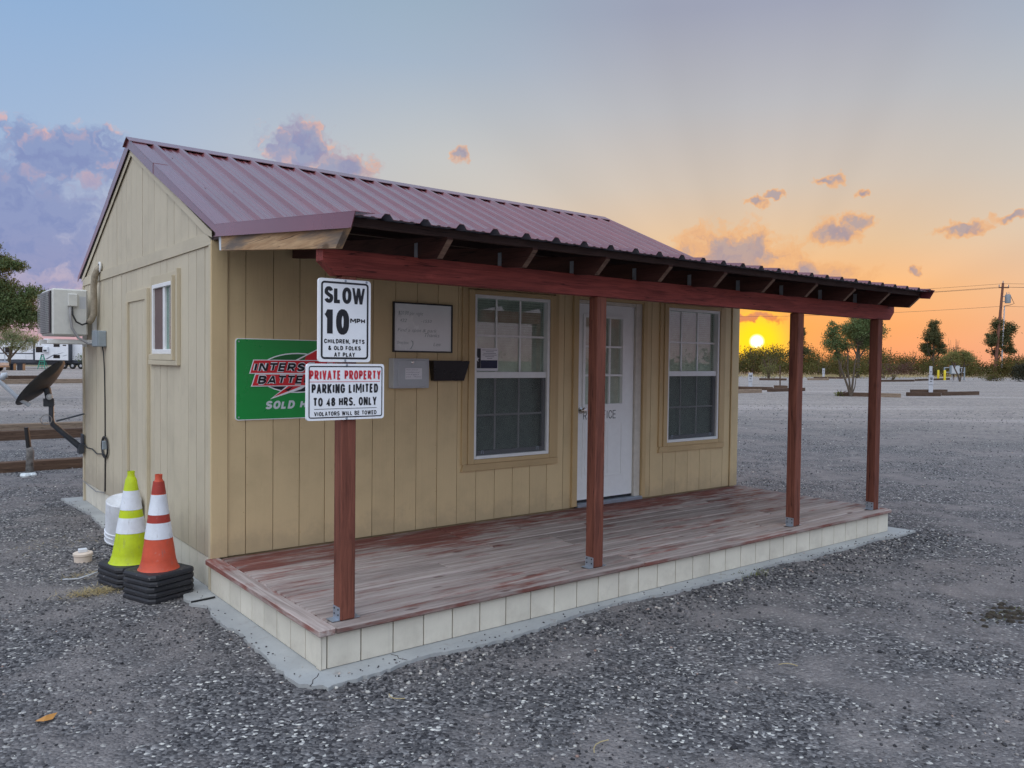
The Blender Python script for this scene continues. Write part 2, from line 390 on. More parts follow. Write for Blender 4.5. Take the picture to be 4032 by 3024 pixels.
def scuffed(name, col, grime=(0.16, 0.14, 0.13)):
    """moulded plastic with rubbed dirt, scrapes and dust"""
    m, N = newmat(name); v, r = objvec(N)
    n = N.noise(v, 7.0, 5, 0.65); s = N.noise(N.vmath('MULTIPLY', v, (30, 30, 6)), 1.0, 5, 0.7); d = N.noise(v, 34.0, 4, 0.7)
    c = N.ramp(n, [(0.3, tuple(x * 0.8 for x in col[:3])), (0.7, tuple(min(1, x * 1.06) for x in col[:3]))])
    c = N.mix(N.math('MULTIPLY', N.sstep(s, 0.58, 0.74), 0.5), c, grime)
    c = N.mix(N.math('MULTIPLY', N.sstep(d, 0.6, 0.72), 0.3), c, (0.42, 0.38, 0.35))
    return finish(m, N, c, N.math('MULTIPLY_ADD', s, 0.35, 0.38), bump(N, n, 0.15, 0.006), 0, 0.4)
def painted_siding(name, col, axis=2, splash=0.0):
    """embossed wood-grain hardboard under a coat of paint"""
    m, N = newmat(name)
    st = [70, 70, 70]; st[axis] = 3.5
    v, r = objvec(N)
    vs = N.vmath('MULTIPLY', v, tuple(st))
    g = N.noise(vs, 1.0, 4, 0.6, 0.8)
    blotch = N.noise(v, 2.2, 5, 0.6)
    c = N.ramp(blotch, [(0.25, tuple(x * 0.86 for x in col[:3])), (0.5, col[:3]), (0.8, tuple(min(1, x * 1.06) for x in col[:3]))])
    tint = N.math('MULTIPLY_ADD', r, 0.06, 0.96)
    c = N.vmath('SCALE', c, scale=tint)
    spots = N.math('MULTIPLY', N.sstep(N.noise(N.vmath('MULTIPLY', v, (1, 1, 0.45)), 16.0, 3), 0.70, 0.80), 0.35)
    c = N.mix(spots, c, tuple(x * 0.55 for x in col[:3]))
    c = N.mix(N.math('MULTIPLY', N.sstep(g, 0.58, 0.75), 0.14), c, tuple(x * 0.6 for x in col[:3]))
    streak = N.noise(N.vmath('MULTIPLY', v, tuple(24 if i != axis else 0.7 for i in range(3))), 1.0, 4, 0.6)
    c = N.mix(N.math('MULTIPLY', N.sstep(streak, 0.56, 0.78), 0.16), c, tuple(x * 0.66 for x in col[:3]))
    if splash:      # rain-splashed dust with a ragged upper edge
        w = worldvec(N); wz = N.n('SeparateXYZ', {0: w}).outputs[2]
        lim = N.math('ADD', wz, N.math('MULTIPLY', N.math('SUBTRACT', N.noise(w, 5.0, 5, 0.7), 0.5), 0.55))
        c = N.mix(N.math('MULTIPLY', N.sstep(lim, splash + 0.12, splash - 0.12), 0.28), c, lin(132, 118, 104))
    return finish(m, N, c, 0.62, bump(N, g, 0.35, 0.004), 0, 0.35)

def stained_wood(name, a, b, axis=0, knots=True, rough=0.7, grey=None, greyamt=0.0):
    m, N = newmat(name); v, r = objvec(N)
    st = [26, 26, 26]; st[axis] = 1.3
    vs = N.vmath('MULTIPLY', v, tuple(st))
    wob = N.noise(N.vmath('MULTIPLY', v, tuple(3.0 if i != axis else 0.8 for i in range(3))), 1.0, 3, col=True)
    vs = N.vmath('ADD', vs, N.vmath('SCALE', wob, scale=4.0))
    g = N.noise(vs, 1.0, 6, 0.65, 0.6)
    fine = N.noise(N.vmath('MULTIPLY', v, tuple(180 if i != axis else 5 for i in range(3))), 1.0, 3)
    c = N.ramp(g, [(0.25, a[:3]), (0.75, b[:3])])
    c = N.mix(N.math('MULTIPLY', N.sstep(fine, 0.48, 0.75), 0.5), c, tuple(x * 0.45 for x in a[:3]))
    crk = N.noise(N.vmath('MULTIPLY', v, tuple(34 if i != axis else 0.9 for i in range(3))), 1.0, 2, 0.5)
    c = N.mix(N.math('MULTIPLY', N.sstep(N.math('ABSOLUTE', N.math('SUBTRACT', crk, 0.62)), 0.012, 0.004), 0.8), c, tuple(x * 0.2 for x in a[:3]))
    if grey:
        gm = N.sstep(N.noise(N.vmath('MULTIPLY', v, tuple(9 if i != axis else 1.0 for i in range(3))), 1.0, 4), 0.62 - greyamt * 0.4, 0.75 - greyamt * 0.3)
        c = N.mix(gm, c, grey)
    if knots:
        k = N.n('TexVoronoi', {'Vector': N.vmath('MULTIPLY', v, tuple(5.5 if i != axis else 2.6 for i in range(3))), 'Scale': 1.0}, feature='F1')
        km = N.sstep(k.outputs['Distance'], 0.16, 0.07)
        c = N.mix(N.math('MULTIPLY', km, 0.75), c, tuple(x * 0.28 for x in a[:3]))
    c = N.vmath('SCALE', c, scale=N.math('MULTIPLY_ADD', r, 0.22, 0.88))
    return finish(m, N, c, rough, bump(N, N.math('ADD', g, N.math('MULTIPLY', fine, 0.5)), 0.4, 0.004), 0, 0.3)

def deck_wood(name, axis=0):
    """boards whose red stain has worn through to grey wood, most of it left near the wall"""
    m, N = newmat(name); v, r = objvec(N); w = worldvec(N)
    st = tuple(30 if i != axis else 1.2 for i in range(3))
    g = N.noise(N.vmath('MULTIPLY', v, st), 1.0, 6, 0.65, 0.5)
    fine = N.noise(N.vmath('MULTIPLY', v, tuple(150 if i != axis else 6 for i in range(3))), 1.0, 3)
    bare = N.ramp(g, [(0.25, lin(118, 104, 98)), (0.55, lin(166, 152, 145)), (0.8, lin(194, 182, 174))])
    red = N.ramp(g, [(0.2, lin(104, 62, 55)), (0.8, lin(148, 98, 88))])
    wear = N.noise(N.vmath('MULTIPLY', w, (0.8, 1.5, 1.0)), 1.0, 5, 0.62)
    patch = N.noise(N.vmath('MULTIPLY', v, tuple(14 if i != axis else 2.4 for i in range(3))), 1.0, 5, 0.65)
    sy = N.n('SeparateXYZ', {0: w}).outputs
    shelter = N.sstep(sy[1], -0.95, -0.1)          # boards under the eave kept their stain
    far = N.sstep(sy[0], 2.6, 6.0)
    k = N.math('ADD', N.math('MULTIPLY', N.math('SUBTRACT', wear, 0.5), 2.0), N.math('MULTIPLY', N.math('SUBTRACT', patch, 0.5), 2.5))
    k = N.math('ADD', k, N.math('ADD', N.math('MULTIPLY', shelter, 0.5), N.math('MULTIPLY_ADD', far, 0.2, -0.3)))
    nz = N.n('SeparateXYZ', {0: N.n('NewGeometry').outputs['Normal']}).outputs[2]
    k = N.math('ADD', k, N.math('MULTIPLY', N.sstep(nz, 0.7, 0.2), 0.4))     # edges that feet never wore
    rm = N.sstep(k, -0.18, 0.5)
    c = N.mix(rm, bare, red)
    c = N.mix(N.math('MULTIPLY', N.sstep(fine, 0.52, 0.85), 0.45), c, lin(84, 62, 60))
    kn = N.n('TexVoronoi', {'Vector': N.vmath('MULTIPLY', v, tuple(7 if i != axis else 2.2 for i in range(3))), 'Scale': 1.0}, feature='F1')
    c = N.mix(N.math('MULTIPLY', N.sstep(kn.outputs['Distance'], 0.14, 0.06), 0.6), c, lin(78, 46, 42))
    c = N.vmath('SCALE', c, scale=N.math('MULTIPLY_ADD', r, 0.42, 0.78))
    return finish(m, N, c, 0.9, bump(N, N.math('ADD', g, fine), 0.5, 0.004), 0, 0.12)

def roof_metal(name, col):
    m, N = newmat(name); v, r = objvec(N)
    n = N.noise(v, 1.6, 4); s = N.noise(N.vmath('MULTIPLY', v, (40, 1.5, 1.5)), 1.0, 4)
    c = N.ramp(n, [(0.3, tuple(x * 0.85 for x in col)), (0.7, tuple(x * 1.1 for x in col))])
    c = N.mix(N.math('MULTIPLY', N.sstep(s, 0.55, 0.8), 0.22), c, lin(150, 120, 120))
    rr = N.math('MULTIPLY_ADD', s, 0.16, 0.20)
    return finish(m, N, c, rr, bump(N, n, 0.05, 0.02), 0.0, 0.8, {'Coat Weight': 0.5, 'Coat Roughness': 0.14, 'Coat IOR': 1.6})

def concrete(name, a, b):
    m, N = newmat(name); v = worldvec(N)
    n = N.noise(v, 2.3, 6, 0.6); f = N.noise(v, 45, 4, 0.7)
    c = N.ramp(n, [(0.25, a[:3]), (0.75, b[:3])])
    c = N.mix(N.math('MULTIPLY', N.sstep(f, 0.52, 0.75), 0.3), c, tuple(x * 0.6 for x in a[:3]))
    st = N.sstep(N.noise(v, 7.0, 3), 0.62, 0.74)
    c = N.mix(N.math('MULTIPLY', st, 0.4), c, lin(120, 104, 92))
    return finish(m, N, c, 0.85, bump(N, f, 0.3, 0.004), 0, 0.25)

def glass(name, tint=(0.9, 0.95, 0.93), ior=1.65):
    m, N = newmat(name)
    tr = N.n('BsdfTransparent', {0: (*tint, 1)}); gl = N.n('BsdfGlossy', {'Color': (0.95, 1.0, 0.97, 1), 'Roughness': 0.015})
    bf = N.n('NewGeometry').outputs['Backfacing']      # a thin pane reflects alike from both faces
    fr = N.n('Fresnel', {'IOR': N.math('MULTIPLY_ADD', bf, 1 / ior - ior, ior)}); mx = N.n('MixShader', {0: fr.outputs[0], 1: tr.outputs[0], 2: gl.outputs[0]})
    o = N.n('OutputMaterial'); N.put(o.inputs[0], mx.outputs[0]); return m
def screen_mat(name):
    m, N = newmat(name)
    tr = N.n('BsdfTransparent'); df = N.n('BsdfDiffuse', {0: (0.08, 0.08, 0.085, 1)})
    mx = N.n('MixShader', {0: 0.34, 1: tr.outputs[0], 2: df.outputs[0]})
    o = N.n('OutputMaterial'); N.put(o.inputs[0], mx.outputs[0]); return m
def leaf_mat(name, cols, trans=0.35):
    m, N = newmat(name)
    ge = N.n('NewGeometry'); r = ge.outputs['Random Per Island']
    st = [(i / max(1, len(cols) - 1), c[:3]) for i, c in enumerate(cols)]
    c = N.ramp(r, st)
    df = N.n('BsdfDiffuse', {'Color': c}); tl = N.n('BsdfTranslucent', {'Color': N.mix(0.35, c, lin(176, 128, 56))})
    mx = N.n('MixShader', {0: trans, 1: df.outputs[0], 2: tl.outputs[0]})
    o = N.n('OutputMaterial'); N.put(o.inputs[0], mx.outputs[0]); return m

TAN = lin(214, 189, 145)
M = dict(
    siding=painted_siding('tan_siding_paint', TAN, 2, 0.34), siding_side=painted_siding('side_light_siding_paint', lin(202, 190, 165), 2, 0.42), siding_h=painted_siding('tan_trim_paint', lin(202, 190, 165), 1), siding_hx=painted_siding('tan_trim_paint_level', lin(211, 195, 162), 0),  # side wall: same paint as the front, its cooler light tinted into the colour
    casing=painted_siding('tan_casing_paint', lin(198, 170, 126)),
    sidetrim=painted_siding('pale_side_trim_paint', lin(200, 187, 160)),
    cream=painted_siding('cream_skirt_paint', lin(220, 213, 196), 2, 0.01),
    back=plain('wall_backing', lin(150, 126, 92), 0.8),
    redx=stained_wood('red_stained_beam', lin(106, 44, 38), lin(176, 84, 74), 0), redz=stained_wood('red_stained_post', lin(82, 45, 36), lin(146, 88, 70), 2),
    rafter=stained_wood('dark_stained_rafter', lin(56, 34, 30), lin(92, 58, 50), 1), purlin=stained_wood('dark_purlin', lin(50, 36, 33), lin(82, 62, 56), 0, False),
    rafter_end=stained_wood('worn_rafter_end', lin(96, 72, 60), lin(140, 112, 94), 0, False),
    raw=stained_wood('bare_weathered_rafter', lin(150, 112, 76), lin(206, 172, 132), 1, True, 0.75, lin(112, 100, 90), 0.35),
    deckx=deck_wood('worn_deck_board', 0), decky=deck_wood('worn_edge_board', 1),
    roof=roof_metal('maroon_roof_metal', lin(116, 60, 62)[:3]), trim=roof_metal('maroon_trim_metal', lin(118, 56, 62)[:3]), under=plain('galvanised_underside', lin(108, 110, 120), 0.55, 0.2),
    concrete=concrete('slab_concrete', lin(150, 151, 150), lin(178, 179, 176)),
    white=plain('white_vinyl', lin(232, 232, 230), 0.4, 0, 0.03), doorp=plain('white_door_paint', lin(236, 236, 234), 0.38, 0, 0.02),
    jamb=plain('aged_white_jamb', lin(205, 198, 186), 0.6, 0, 0.06),
    glass=glass('window_glass'), doorglass=glass('door_glass', (0.9, 0.92, 0.9), 1.6), screen=screen_mat('insect_screen'),
    blind=plain('blind_slats', lin(226, 228, 218), 0.6), dark=plain('dark_interior', lin(70, 66, 62), 0.9), 
    signw=plain('white_sign_sheet', lin(248, 249, 251), 0.35, 0, 0.01), black=plain('black_print', lin(24, 24, 30), 0.45, 0, 0.02), red=plain('red_print', lin(206, 48, 60), 0.45, 0, 0.02),
    green=plain('green_sign_sheet', lin(0, 150, 62), 0.3, 0, 0.03, 3.0), dgreen=plain('dark_green_print', lin(0, 104, 40), 0.35, 0, 0.02), bright_red=plain('bright_red_print', lin(226, 34, 44), 0.4, 0, 0.02), palegrey=plain('pale_print', lin(214, 222, 224), 0.4, 0, 0.01),
    wboard=plain('whiteboard_enamel', lin(232, 234, 232), 0.25, 0, 0.02, 3.0, 0.8), ink=plain('faded_marker', lin(140, 154, 154), 0.5), inkd=plain('dark_marker', lin(44, 46, 54), 0.5), pen=plain('pen_ink', lin(120, 116, 128), 0.6),
    blackplastic=plain('black_plastic', lin(34, 34, 36), 0.4), rubber=scuffed('black_rubber', lin(46, 46, 50), (0.12, 0.11, 0.105)), smoke=plain('brown_smoked_plastic', lin(38, 30, 32), 0.3),
    grey=plain('grey_enamel', lin(186, 188, 190), 0.45, 0, 0.03), greymet=plain('galvanised_metal', lin(168, 176, 186), 0.45, 0.6, 0.08), greybox=plain('grey_electrical_box', lin(150, 160, 166), 0.5, 0.2, 0.06),
    chrome=plain('satin_nickel', lin(200, 196, 188), 0.2, 1.0, 0.02), paper=plain('white_paper', lin(232, 230, 232), 0.8, 0, 0.02), navy=plain('navy_print', lin(38, 42, 70), 0.6),
    acw=plain('white_ac_casing', lin(206, 205, 198), 0.45, 0, 0.04), acg=plain('ac_grille', lin(170, 172, 172), 0.5), hose=plain('taped_line_set', lin(158, 146, 126), 0.7, 0, 0.15, 30), cable=plain('black_cable', lin(30, 30, 32), 0.5), cableg=plain('grey_conduit', lin(140, 138, 138), 0.5),
    dish=plain('dark_grey_dish', lin(52, 52, 56), 0.5, 0, 0.15), mast=plain('dark_mast_paint', lin(60, 64, 72), 0.5, 0, 0.1), arm=plain('pale_feed_arm', lin(186, 192, 200), 0.45),
    lime=scuffed('lime_cone_plastic', lin(196, 214, 30)), orange=scuffed('faded_orange_cone', lin(210, 86, 58)), reflect=scuffed('white_reflective_collar', lin(230, 234, 240), (0.3, 0.28, 0.26)),
    darkorange=scuffed('dark_red_cone_band', lin(172, 62, 50)),
    bucket=scuffed('white_bucket_plastic', lin(228, 230, 234), (0.3, 0.28, 0.26)), pvc=plain('cream_pvc', lin(226, 208, 190), 0.5, 0, 0.05),
    tie=stained_wood('creosoted_timber', lin(58, 42, 34), lin(112, 90, 74), 0, False, 0.85), tie_pale=stained_wood('bleached_timber', lin(110, 92, 76), lin(170, 150, 130), 0, False, 0.85),
    bark=plain('grey_bark', lin(92, 80, 68), 0.9, 0, 0.2, 12), palebark=plain('pale_bark', lin(126, 112, 96), 0.9, 0, 0.2, 12),
    yellow=plain('yellow_bollard_paint', lin(226, 200, 40), 0.5), polewood=stained_wood('utility_pole_wood', lin(96, 62, 50), lin(136, 92, 76), 2, False), xfmr=plain('transformer_grey', lin(140, 146, 150), 0.5), wire=plain('overhead_wire', lin(70, 62, 60), 0.7),
    pedestal=plain('grey_pedestal', lin(188, 190, 196), 0.5), rvw=plain('white_trailer_skin', lin(226, 228, 232), 0.35), rvd=plain('dark_trailer_skirt', lin(58, 62, 72), 0.5), rvg=plain('trailer_grey_stripe', lin(120, 124, 132), 0.4), rvwin=plain('dark_tinted_window', lin(20, 22, 26), 0.1), tyre=plain('tyre_rubber', lin(28, 28, 30), 0.8), rim=plain('alloy_rim', lin(190, 192, 196), 0.3, 0.7),
    ladder=plain('green_fibreglass', lin(44, 140, 116), 0.5), bin=plain('dark_blue_bin', lin(42, 46, 58), 0.6), silver=plain('silver_car_paint', lin(170, 174, 180), 0.3, 0.4),
    straw=leaf_mat('dry_grass', [lin(170, 150, 108), lin(200, 182, 140), lin(140, 126, 84)], 0.2), grassg=leaf_mat('green_weeds', [lin(104, 116, 60), lin(128, 134, 80)], 0.3),
    leaf_dark=leaf_mat('mesquite_leaves', [lin(72, 92, 58), lin(98, 118, 78), lin(124, 138, 98)]), leaf_pale=leaf_mat('pale_green_leaves', [lin(112, 126, 92), lin(138, 150, 112), lin(156, 164, 128)]),
    leaf_scrub=leaf_mat('scrub_leaves', [lin(64, 72, 42), lin(88, 94, 56), lin(110, 104, 64), lin(88, 70, 52)], 0.28), leaf_poplar=leaf_mat('poplar_leaves', [lin(74, 82, 58), lin(96, 102, 74), lin(116, 118, 84)], 0.4),
    leaf_hedge=leaf_mat('juniper_leaves', [lin(50, 54, 46), lin(68, 70, 60)], 0.15), leaf_willow=leaf_mat('feathery_leaves', [lin(100, 108, 66), lin(124, 130, 84), lin(140, 142, 96)], 0.45), twig=plain('brown_twigs', lin(96, 76, 66), 0.9),
    purple=leaf_mat('purple_brown_twigs', [lin(92, 70, 66), lin(112, 88, 80)], 0.3),
)

def ground_mat():
    m, N = newmat('gravel_ground'); v = worldvec(N)
    xy = N.vmath('MULTIPLY', v, (1, 1, 0))
    vo = N.n('TexVoronoi', {'Vector': xy, 'Scale': 62.0}, feature='F1')
    vo2 = N.n('TexVoronoi', {'Vector': xy, 'Scale': 24.0}, feature='F1')
    cell = N.n('SeparateColor', {0: vo.outputs['Color']}).outputs[0]; cell2 = N.n('SeparateColor', {0: vo2.outputs['Color']}).outputs[1]
    big = N.noise(xy, 0.55, 5, 0.6); mid = N.noise(xy, 2.6, 5, 0.6); huge = N.noise(xy, 0.06, 4, 0.55)
    stone = N.ramp(cell, [(0.0, lin(50, 49, 51)), (0.40, lin(87, 85, 86)), (0.85, lin(121, 118, 117)), (0.94, lin(146, 143, 142)), (0.965, lin(190, 186, 180)), (1.0, lin(222, 218, 208))])
    grit = N.noise(xy, 70.0, 3, 0.7)
    dust = N.ramp(N.math('ADD', N.math('MULTIPLY', mid, 0.5), N.math('MULTIPLY', grit, 0.5)), [(0.3, lin(88, 84, 84)), (0.5, lin(122, 116, 114)), (0.7, lin(150, 142, 138))])
    near = N.mix(N.math('MULTIPLY', N.sstep(N.math('ADD', N.math('MULTIPLY', big, 0.75), N.math('MULTIPLY', mid, 0.45)), 0.52, 0.70), 0.85), stone, dust)
    # paler, finer caliche away from the office
    fine = N.noise(xy, 9.0, 6, 0.7)
    cal = N.ramp(fine, [(0.3, lin(118, 110, 104)), (0.5, lin(158, 148, 140)), (0.7, lin(200, 190, 178))])
    road = N.noise(N.vmath('MULTIPLY', N.n('VectorRotate', {'Vector': xy, 'Angle': R_(33)}, rotation_type='Z_AXIS').outputs[0], (0.03, 0.33, 0)), 1.0, 4, 0.6)
    rough_ = N.noise(xy, 1.3, 6, 0.7); cob = N.n('TexVoronoi', {'Vector': xy, 'Scale': 9.0}, feature='F1')
    cal = N.mix(N.math('MULTIPLY', N.sstep(N.n('SeparateColor', {0: cob.outputs['Color']}).outputs[0], 0.62, 0.9), 0.5), cal, lin(104, 100, 102))
    cal = N.mix(N.math('MULTIPLY', N.sstep(rough_, 0.45, 0.66), 0.45), cal, lin(112, 106, 106))
    cal = N.mix(N.math('MULTIPLY', N.sstep(N.math('ADD', N.math('MULTIPLY', road, 0.8), N.math('MULTIPLY', rough_, 0.25)), 0.5, 0.72), 0.5), cal, lin(206, 192, 186))
    scrub = N.mix(N.sstep(huge, 0.45, 0.6), lin(150, 128, 104), lin(118, 112, 80))
    d = N.vmath('LENGTH', N.vmath('SUBTRACT', xy, (2.5, 0.5, 0)))
    d = N.math('ADD', d, N.math('MULTIPLY', N.math('SUBTRACT', big, 0.5), 10.0))
    c = N.mix(N.sstep(d, 7.0, 30.0), near, cal)
    c = N.mix(N.sstep(d, 118.0, 150.0), c, scrub)
    h = N.math('SUBTRACT', 1.0, vo.outputs['Distance']); h2 = N.math('SUBTRACT', 1.0, vo2.outputs['Distance'])
    hh = N.math('ADD', N.math('ADD', h, N.math('MULTIPLY', h2, 0.8)), N.math('MULTIPLY', mid, 0.8))
    return finish(m, N, c, 0.9, bump(N, hh, 0.9, 0.012), 0, 0.2)
def pebble_mat():
    m, N = newmat('loose_pebbles'); r = N.n('NewGeometry').outputs['Random Per Island']
    c = N.ramp(r, [(0.0, lin(44, 43, 46)), (0.45, lin(81, 79, 80)), (0.78, lin(115, 112, 112)), (0.93, lin(146, 140, 136)), (0.95, lin(176, 172, 165)), (0.98, lin(212, 208, 198)), (1.0, lin(150, 122, 110))])
    return finish(m, N, c, 0.8, None, 0, 0.3)
# ------------------------------------------------------------------ ground, slab, gravel
GZ = -0.02
def ring_ground():
    rs = [0, 4, 8, 14, 22, 34, 50, 75, 110, 160, 240, 400, 700, 1300, 2600]; n = 64
    V = [(2, 0, GZ)]; F = []
    for r in rs[1:]:
        V += [(2 + r * math.cos(2 * math.pi * j / n), r * math.sin(2 * math.pi * j / n), GZ) for j in range(n)]
    for j in range(n): F.append((0, 1 + j, 1 + (j + 1) % n))
    for k in range(len(rs) - 2):
        b = 1 + k * n
        for j in range(n): F.append((b + j, b + n + j, b + n + (j + 1) % n, b + (j + 1) % n))
    me = bpy.data.meshes.new('ground'); me.from_pydata(V, [], F); me.materials.append(ground_mat())
    return tag(put('ground', me), 'grey gravel lot paling to caliche in the distance', kind='structure')
ring_ground()

slab_poly = [(-0.20, 4.80), (-0.17, 4.3), (-0.12, 3.6), (-0.15, 2.9), (-0.09, 2.2), (-0.12, 1.5), (-0.05, 0.9), (-0.10, 0.4), (-0.22, -0.05), (-0.20, -0.24), (-0.14, -0.36), (-0.17, -0.55), (-0.19, -0.74), (-0.15, -1.0), (-0.165, -1.27),
             (-0.19, -1.58), (-0.195, -1.84), (-0.18, -1.94), (-0.09, -2.06), (0.05, -2.055), (0.265, -2.04), (0.42, -2.0), (0.58, -1.985), (0.84, -2.03), (1.1, -2.035), (1.42, -2.01), (1.81, -1.945), (2.1, -1.92), (2.34, -1.93), (2.67, -1.985), (3.11, -1.98),
             (3.54, -2.02), (3.8, -1.95), (4.08, -1.93), (4.4, -2.0), (4.71, -1.98), (5.2, -2.0), (5.64, -1.96), (6.0, -2.02), (6.36, -2.0), (6.33, -1.6), (6.28, 0), (6.3, 4.8)]
fine = []
for i, p in enumerate(slab_poly):
    q = slab_poly[(i + 1) % len(slab_poly)]; k = max(1, min(14, int(math.hypot(q[0] - p[0], q[1] - p[1]) / 0.035)))
    for j in range(k):
        t = j / k; fine.append((p[0] + (q[0] - p[0]) * t + random.gauss(0, .007), p[1] + (q[1] - p[1]) * t + random.gauss(0, .007)))
slab = MB().prism(fine, 2, -0.1, 0.0).build('concrete_slab', M['concrete'])
tag(slab, 'pale concrete slab edge showing round the porch skirt', kind='structure')
crackm = plain('crack_shadow_dirt', lin(70, 66, 64), 0.95)
for pts in ([(-0.045, -1.875), (-0.07, -1.91), (-0.105, -1.935), (-0.125, -1.975), (-0.15, -2.0)], [(0.40, -1.86), (0.42, -1.90), (0.405, -1.935), (0.43, -1.99)]):
    MB().tube([(x, y, -0.0005) for x, y in pts], 0.0028, 5).build('crack', crackm, slab)

def in_slab(x, y): return (x > -0.13) & (x < 6.25) & (y > -1.97) & (y < 4.7)
def gravel():
    ico_t = (1 + 5 ** 0.5) / 2
    bv = np.array([(-1, ico_t, 0), (1, ico_t, 0), (-1, -ico_t, 0), (1, -ico_t, 0), (0, -1, ico_t), (0, 1, ico_t), (0, -1, -ico_t), (0, 1, -ico_t), (ico_t, 0, -1), (ico_t, 0, 1), (-ico_t, 0, -1), (-ico_t, 0, 1)], float)
    bv /= np.linalg.norm(bv[0])
    bf = np.array([(0,11,5),(0,5,1),(0,1,7),(0,7,10),(0,10,11),(1,5,9),(5,11,4),(11,10,2),(10,7,6),(7,1,8),(3,9,4),(3,4,2),(3,2,6),(3,6,8),(3,8,9),(4,9,5),(2,4,11),(6,2,10),(8,6,7),(9,8,1)])
    P = []; S = []
    # loose stones, thickest round the building and thinning out over the lot
    for r0, r1, dens, smin, smax in ((0, 4.5, 900, .0035, .0105), (4.5, 7.5, 520, .004, .0115), (7.5, 12, 210, .005, .0125), (12, 20, 75, .006, .016), (20, 34, 14, .010, .022)):
        n = int(math.pi * (r1 * r1 - r0 * r0) * dens)
        rr = np.sqrt(rng.uniform(r0 * r0, r1 * r1, n)); th = rng.uniform(0, 2 * math.pi, n)
        x = CAMP.x + 0.6 + rr * np.cos(th); y = CAMP.y + 0.8 + rr * np.sin(th)
        a = np.arctan2(x - CAMP.x, y - CAMP.y); keep = (a > -0.35) & (a < 1.65)
        clump = np.sin(x * 1.7 + 1.3 * np.sin(y * 1.1)) * np.sin(y * 1.9 + 1.7 * np.sin(x * .8)) + 0.5 * np.sin(x * 5.1 + y * 3.7)
        keep &= rng.uniform(-.9, .9, n) < clump * 1.3 + 0.1
        keep &= ~in_slab(x, y)
        s = smin + (smax - smin) * rng.power(0.45, n)
        P.append(np.stack([x, y, np.zeros(n)], 1)[keep]); S.append(s[keep])
    # bright line of stones beside the slab
    n = 2600; x = rng.uniform(-.2, 6.6, n); y = -2.02 - np.abs(rng.normal(0, .22, n)); P.append(np.stack([x, y, 0 * x], 1)); S.append(rng.uniform(.005, .014, n))
    n = 500; y = rng.uniform(-2, 4.6, n); x = -0.2 - np.abs(rng.normal(0, .15, n)); P.append(np.stack([x, y, 0 * x], 1)); S.append(rng.uniform(.004, .010, n))
    n = 70; x = rng.uniform(-3, 6, n); y = rng.uniform(-4.8, -2.2, n); P.append(np.stack([x, y, 0 * x], 1)); S.append(rng.uniform(.012, .020, n))
    n = 170; x = rng.uniform(-.1, 6.3, n); y = -2.0 + np.abs(rng.normal(0, .05, n)); P.append(np.stack([x, y, 0 * x + .021], 1)); S.append(rng.uniform(.003, .008, n))
    n = 110; y = rng.uniform(-1.9, 4.5, n); x = -.17 + np.abs(rng.normal(0, .04, n)); P.append(np.stack([x, y, 0 * x + .021], 1)); S.append(rng.uniform(.003, .007, n))
    P = np.concatenate(P); S = np.concatenate(S); n = len(P)
    sc = S[:, None] * rng.uniform(0.65, 1.35, (n, 3)); sc[:, 2] *= 0.7
    a = rng.uniform(0, 2 * math.pi, n); ca, sa = np.cos(a), np.sin(a)
    V = bv[None] * rng.uniform(0.78, 1.18, (n, 12, 1)) * sc[:, None, :]
    X = V[..., 0] * ca[:, None] - V[..., 1] * sa[:, None]; Y = V[..., 0] * sa[:, None] + V[..., 1] * ca[:, None]
    V = np.stack([X, Y, V[..., 2]], -1) + P[:, None, :]; V[..., 2] += GZ + (S * 0.25)[:, None]
    F = (bf[None] + (np.arange(n) * 12)[:, None, None]).reshape(-1, 3)
    o = put('gravel', np_mesh('gravel', V.reshape(-1, 3), F, pebble_mat()))
    tag(o, 'loose dark and white gravel stones over the lot', kind='stuff')
def np_mesh(name, V, F, mat, smooth=False):
    me = bpy.data.meshes.new(name); k = F.shape[1]
    me.vertices.add(len(V)); me.vertices.foreach_set('co', V.astype(np.float32).ravel())
    me.loops.add(F.size); me.loops.foreach_set('vertex_index', F.astype(np.int32).ravel())
    me.polygons.add(len(F)); me.polygons.foreach_set('loop_start', (np.arange(len(F)) * k).astype(np.int32))
    me.update(calc_edges=True); me.materials.append(mat); me.validate()
    return me
gravel()

# ------------------------------------------------------------------ the office
DZ = 0.2286; XL = 6.1; WD = 4.54; ZB = 2.47
office = empty('office_building', (XL / 2, WD / 2, 0), 'small tan wooden office building with maroon metal roof behind the porch', 'building')
GAP = 0.0055
def minus(x0, x1, z0, z1, holes):
    """rectangles covering (x0..x1, z0..z1) outside the holes"""
    cuts = sorted({x0, x1, *[c for h in holes for c in h[:2] if x0 < c < x1]}); out = []
    for a, b in zip(cuts, cuts[1:]):
        segs = [(z0, z1)]
        for h in holes:
            if h[0] < (a + b) / 2 < h[1]:
                segs = [s for p, q in segs for s in ((p, min(q, h[2])), (max(p, h[3]), q)) if s[1] - s[0] > 1e-4]
        out += [(a, b, p, q) for p, q in segs]
    return out
def planks(a, b, z0, z1, hs, add, parent, mat='siding'):
    """one plank, or the pieces of it above and below an opening, each an object of its own"""
    groups = []
    for r in minus(a, b, z0, z1, hs):
        hit = [g for g in groups if any(q[2] < r[3] and r[2] < q[3] for q in g)]
        new = [r] + [q for g in hit for q in g]
        groups = [g for g in groups if g not in hit] + [new]
    for g in groups:
        m = MB()
        for r in g: add(m, r)
        m.build('siding_plank', M[mat], parent)
W1, W2, DO = (2.275, 3.16, 0.79, 2.258), (4.85, 5.742, 0.80, 2.268), (3.53, 4.46, DZ - .03, 2.285)
holes = [W1, W2, DO]
fwall = MB()
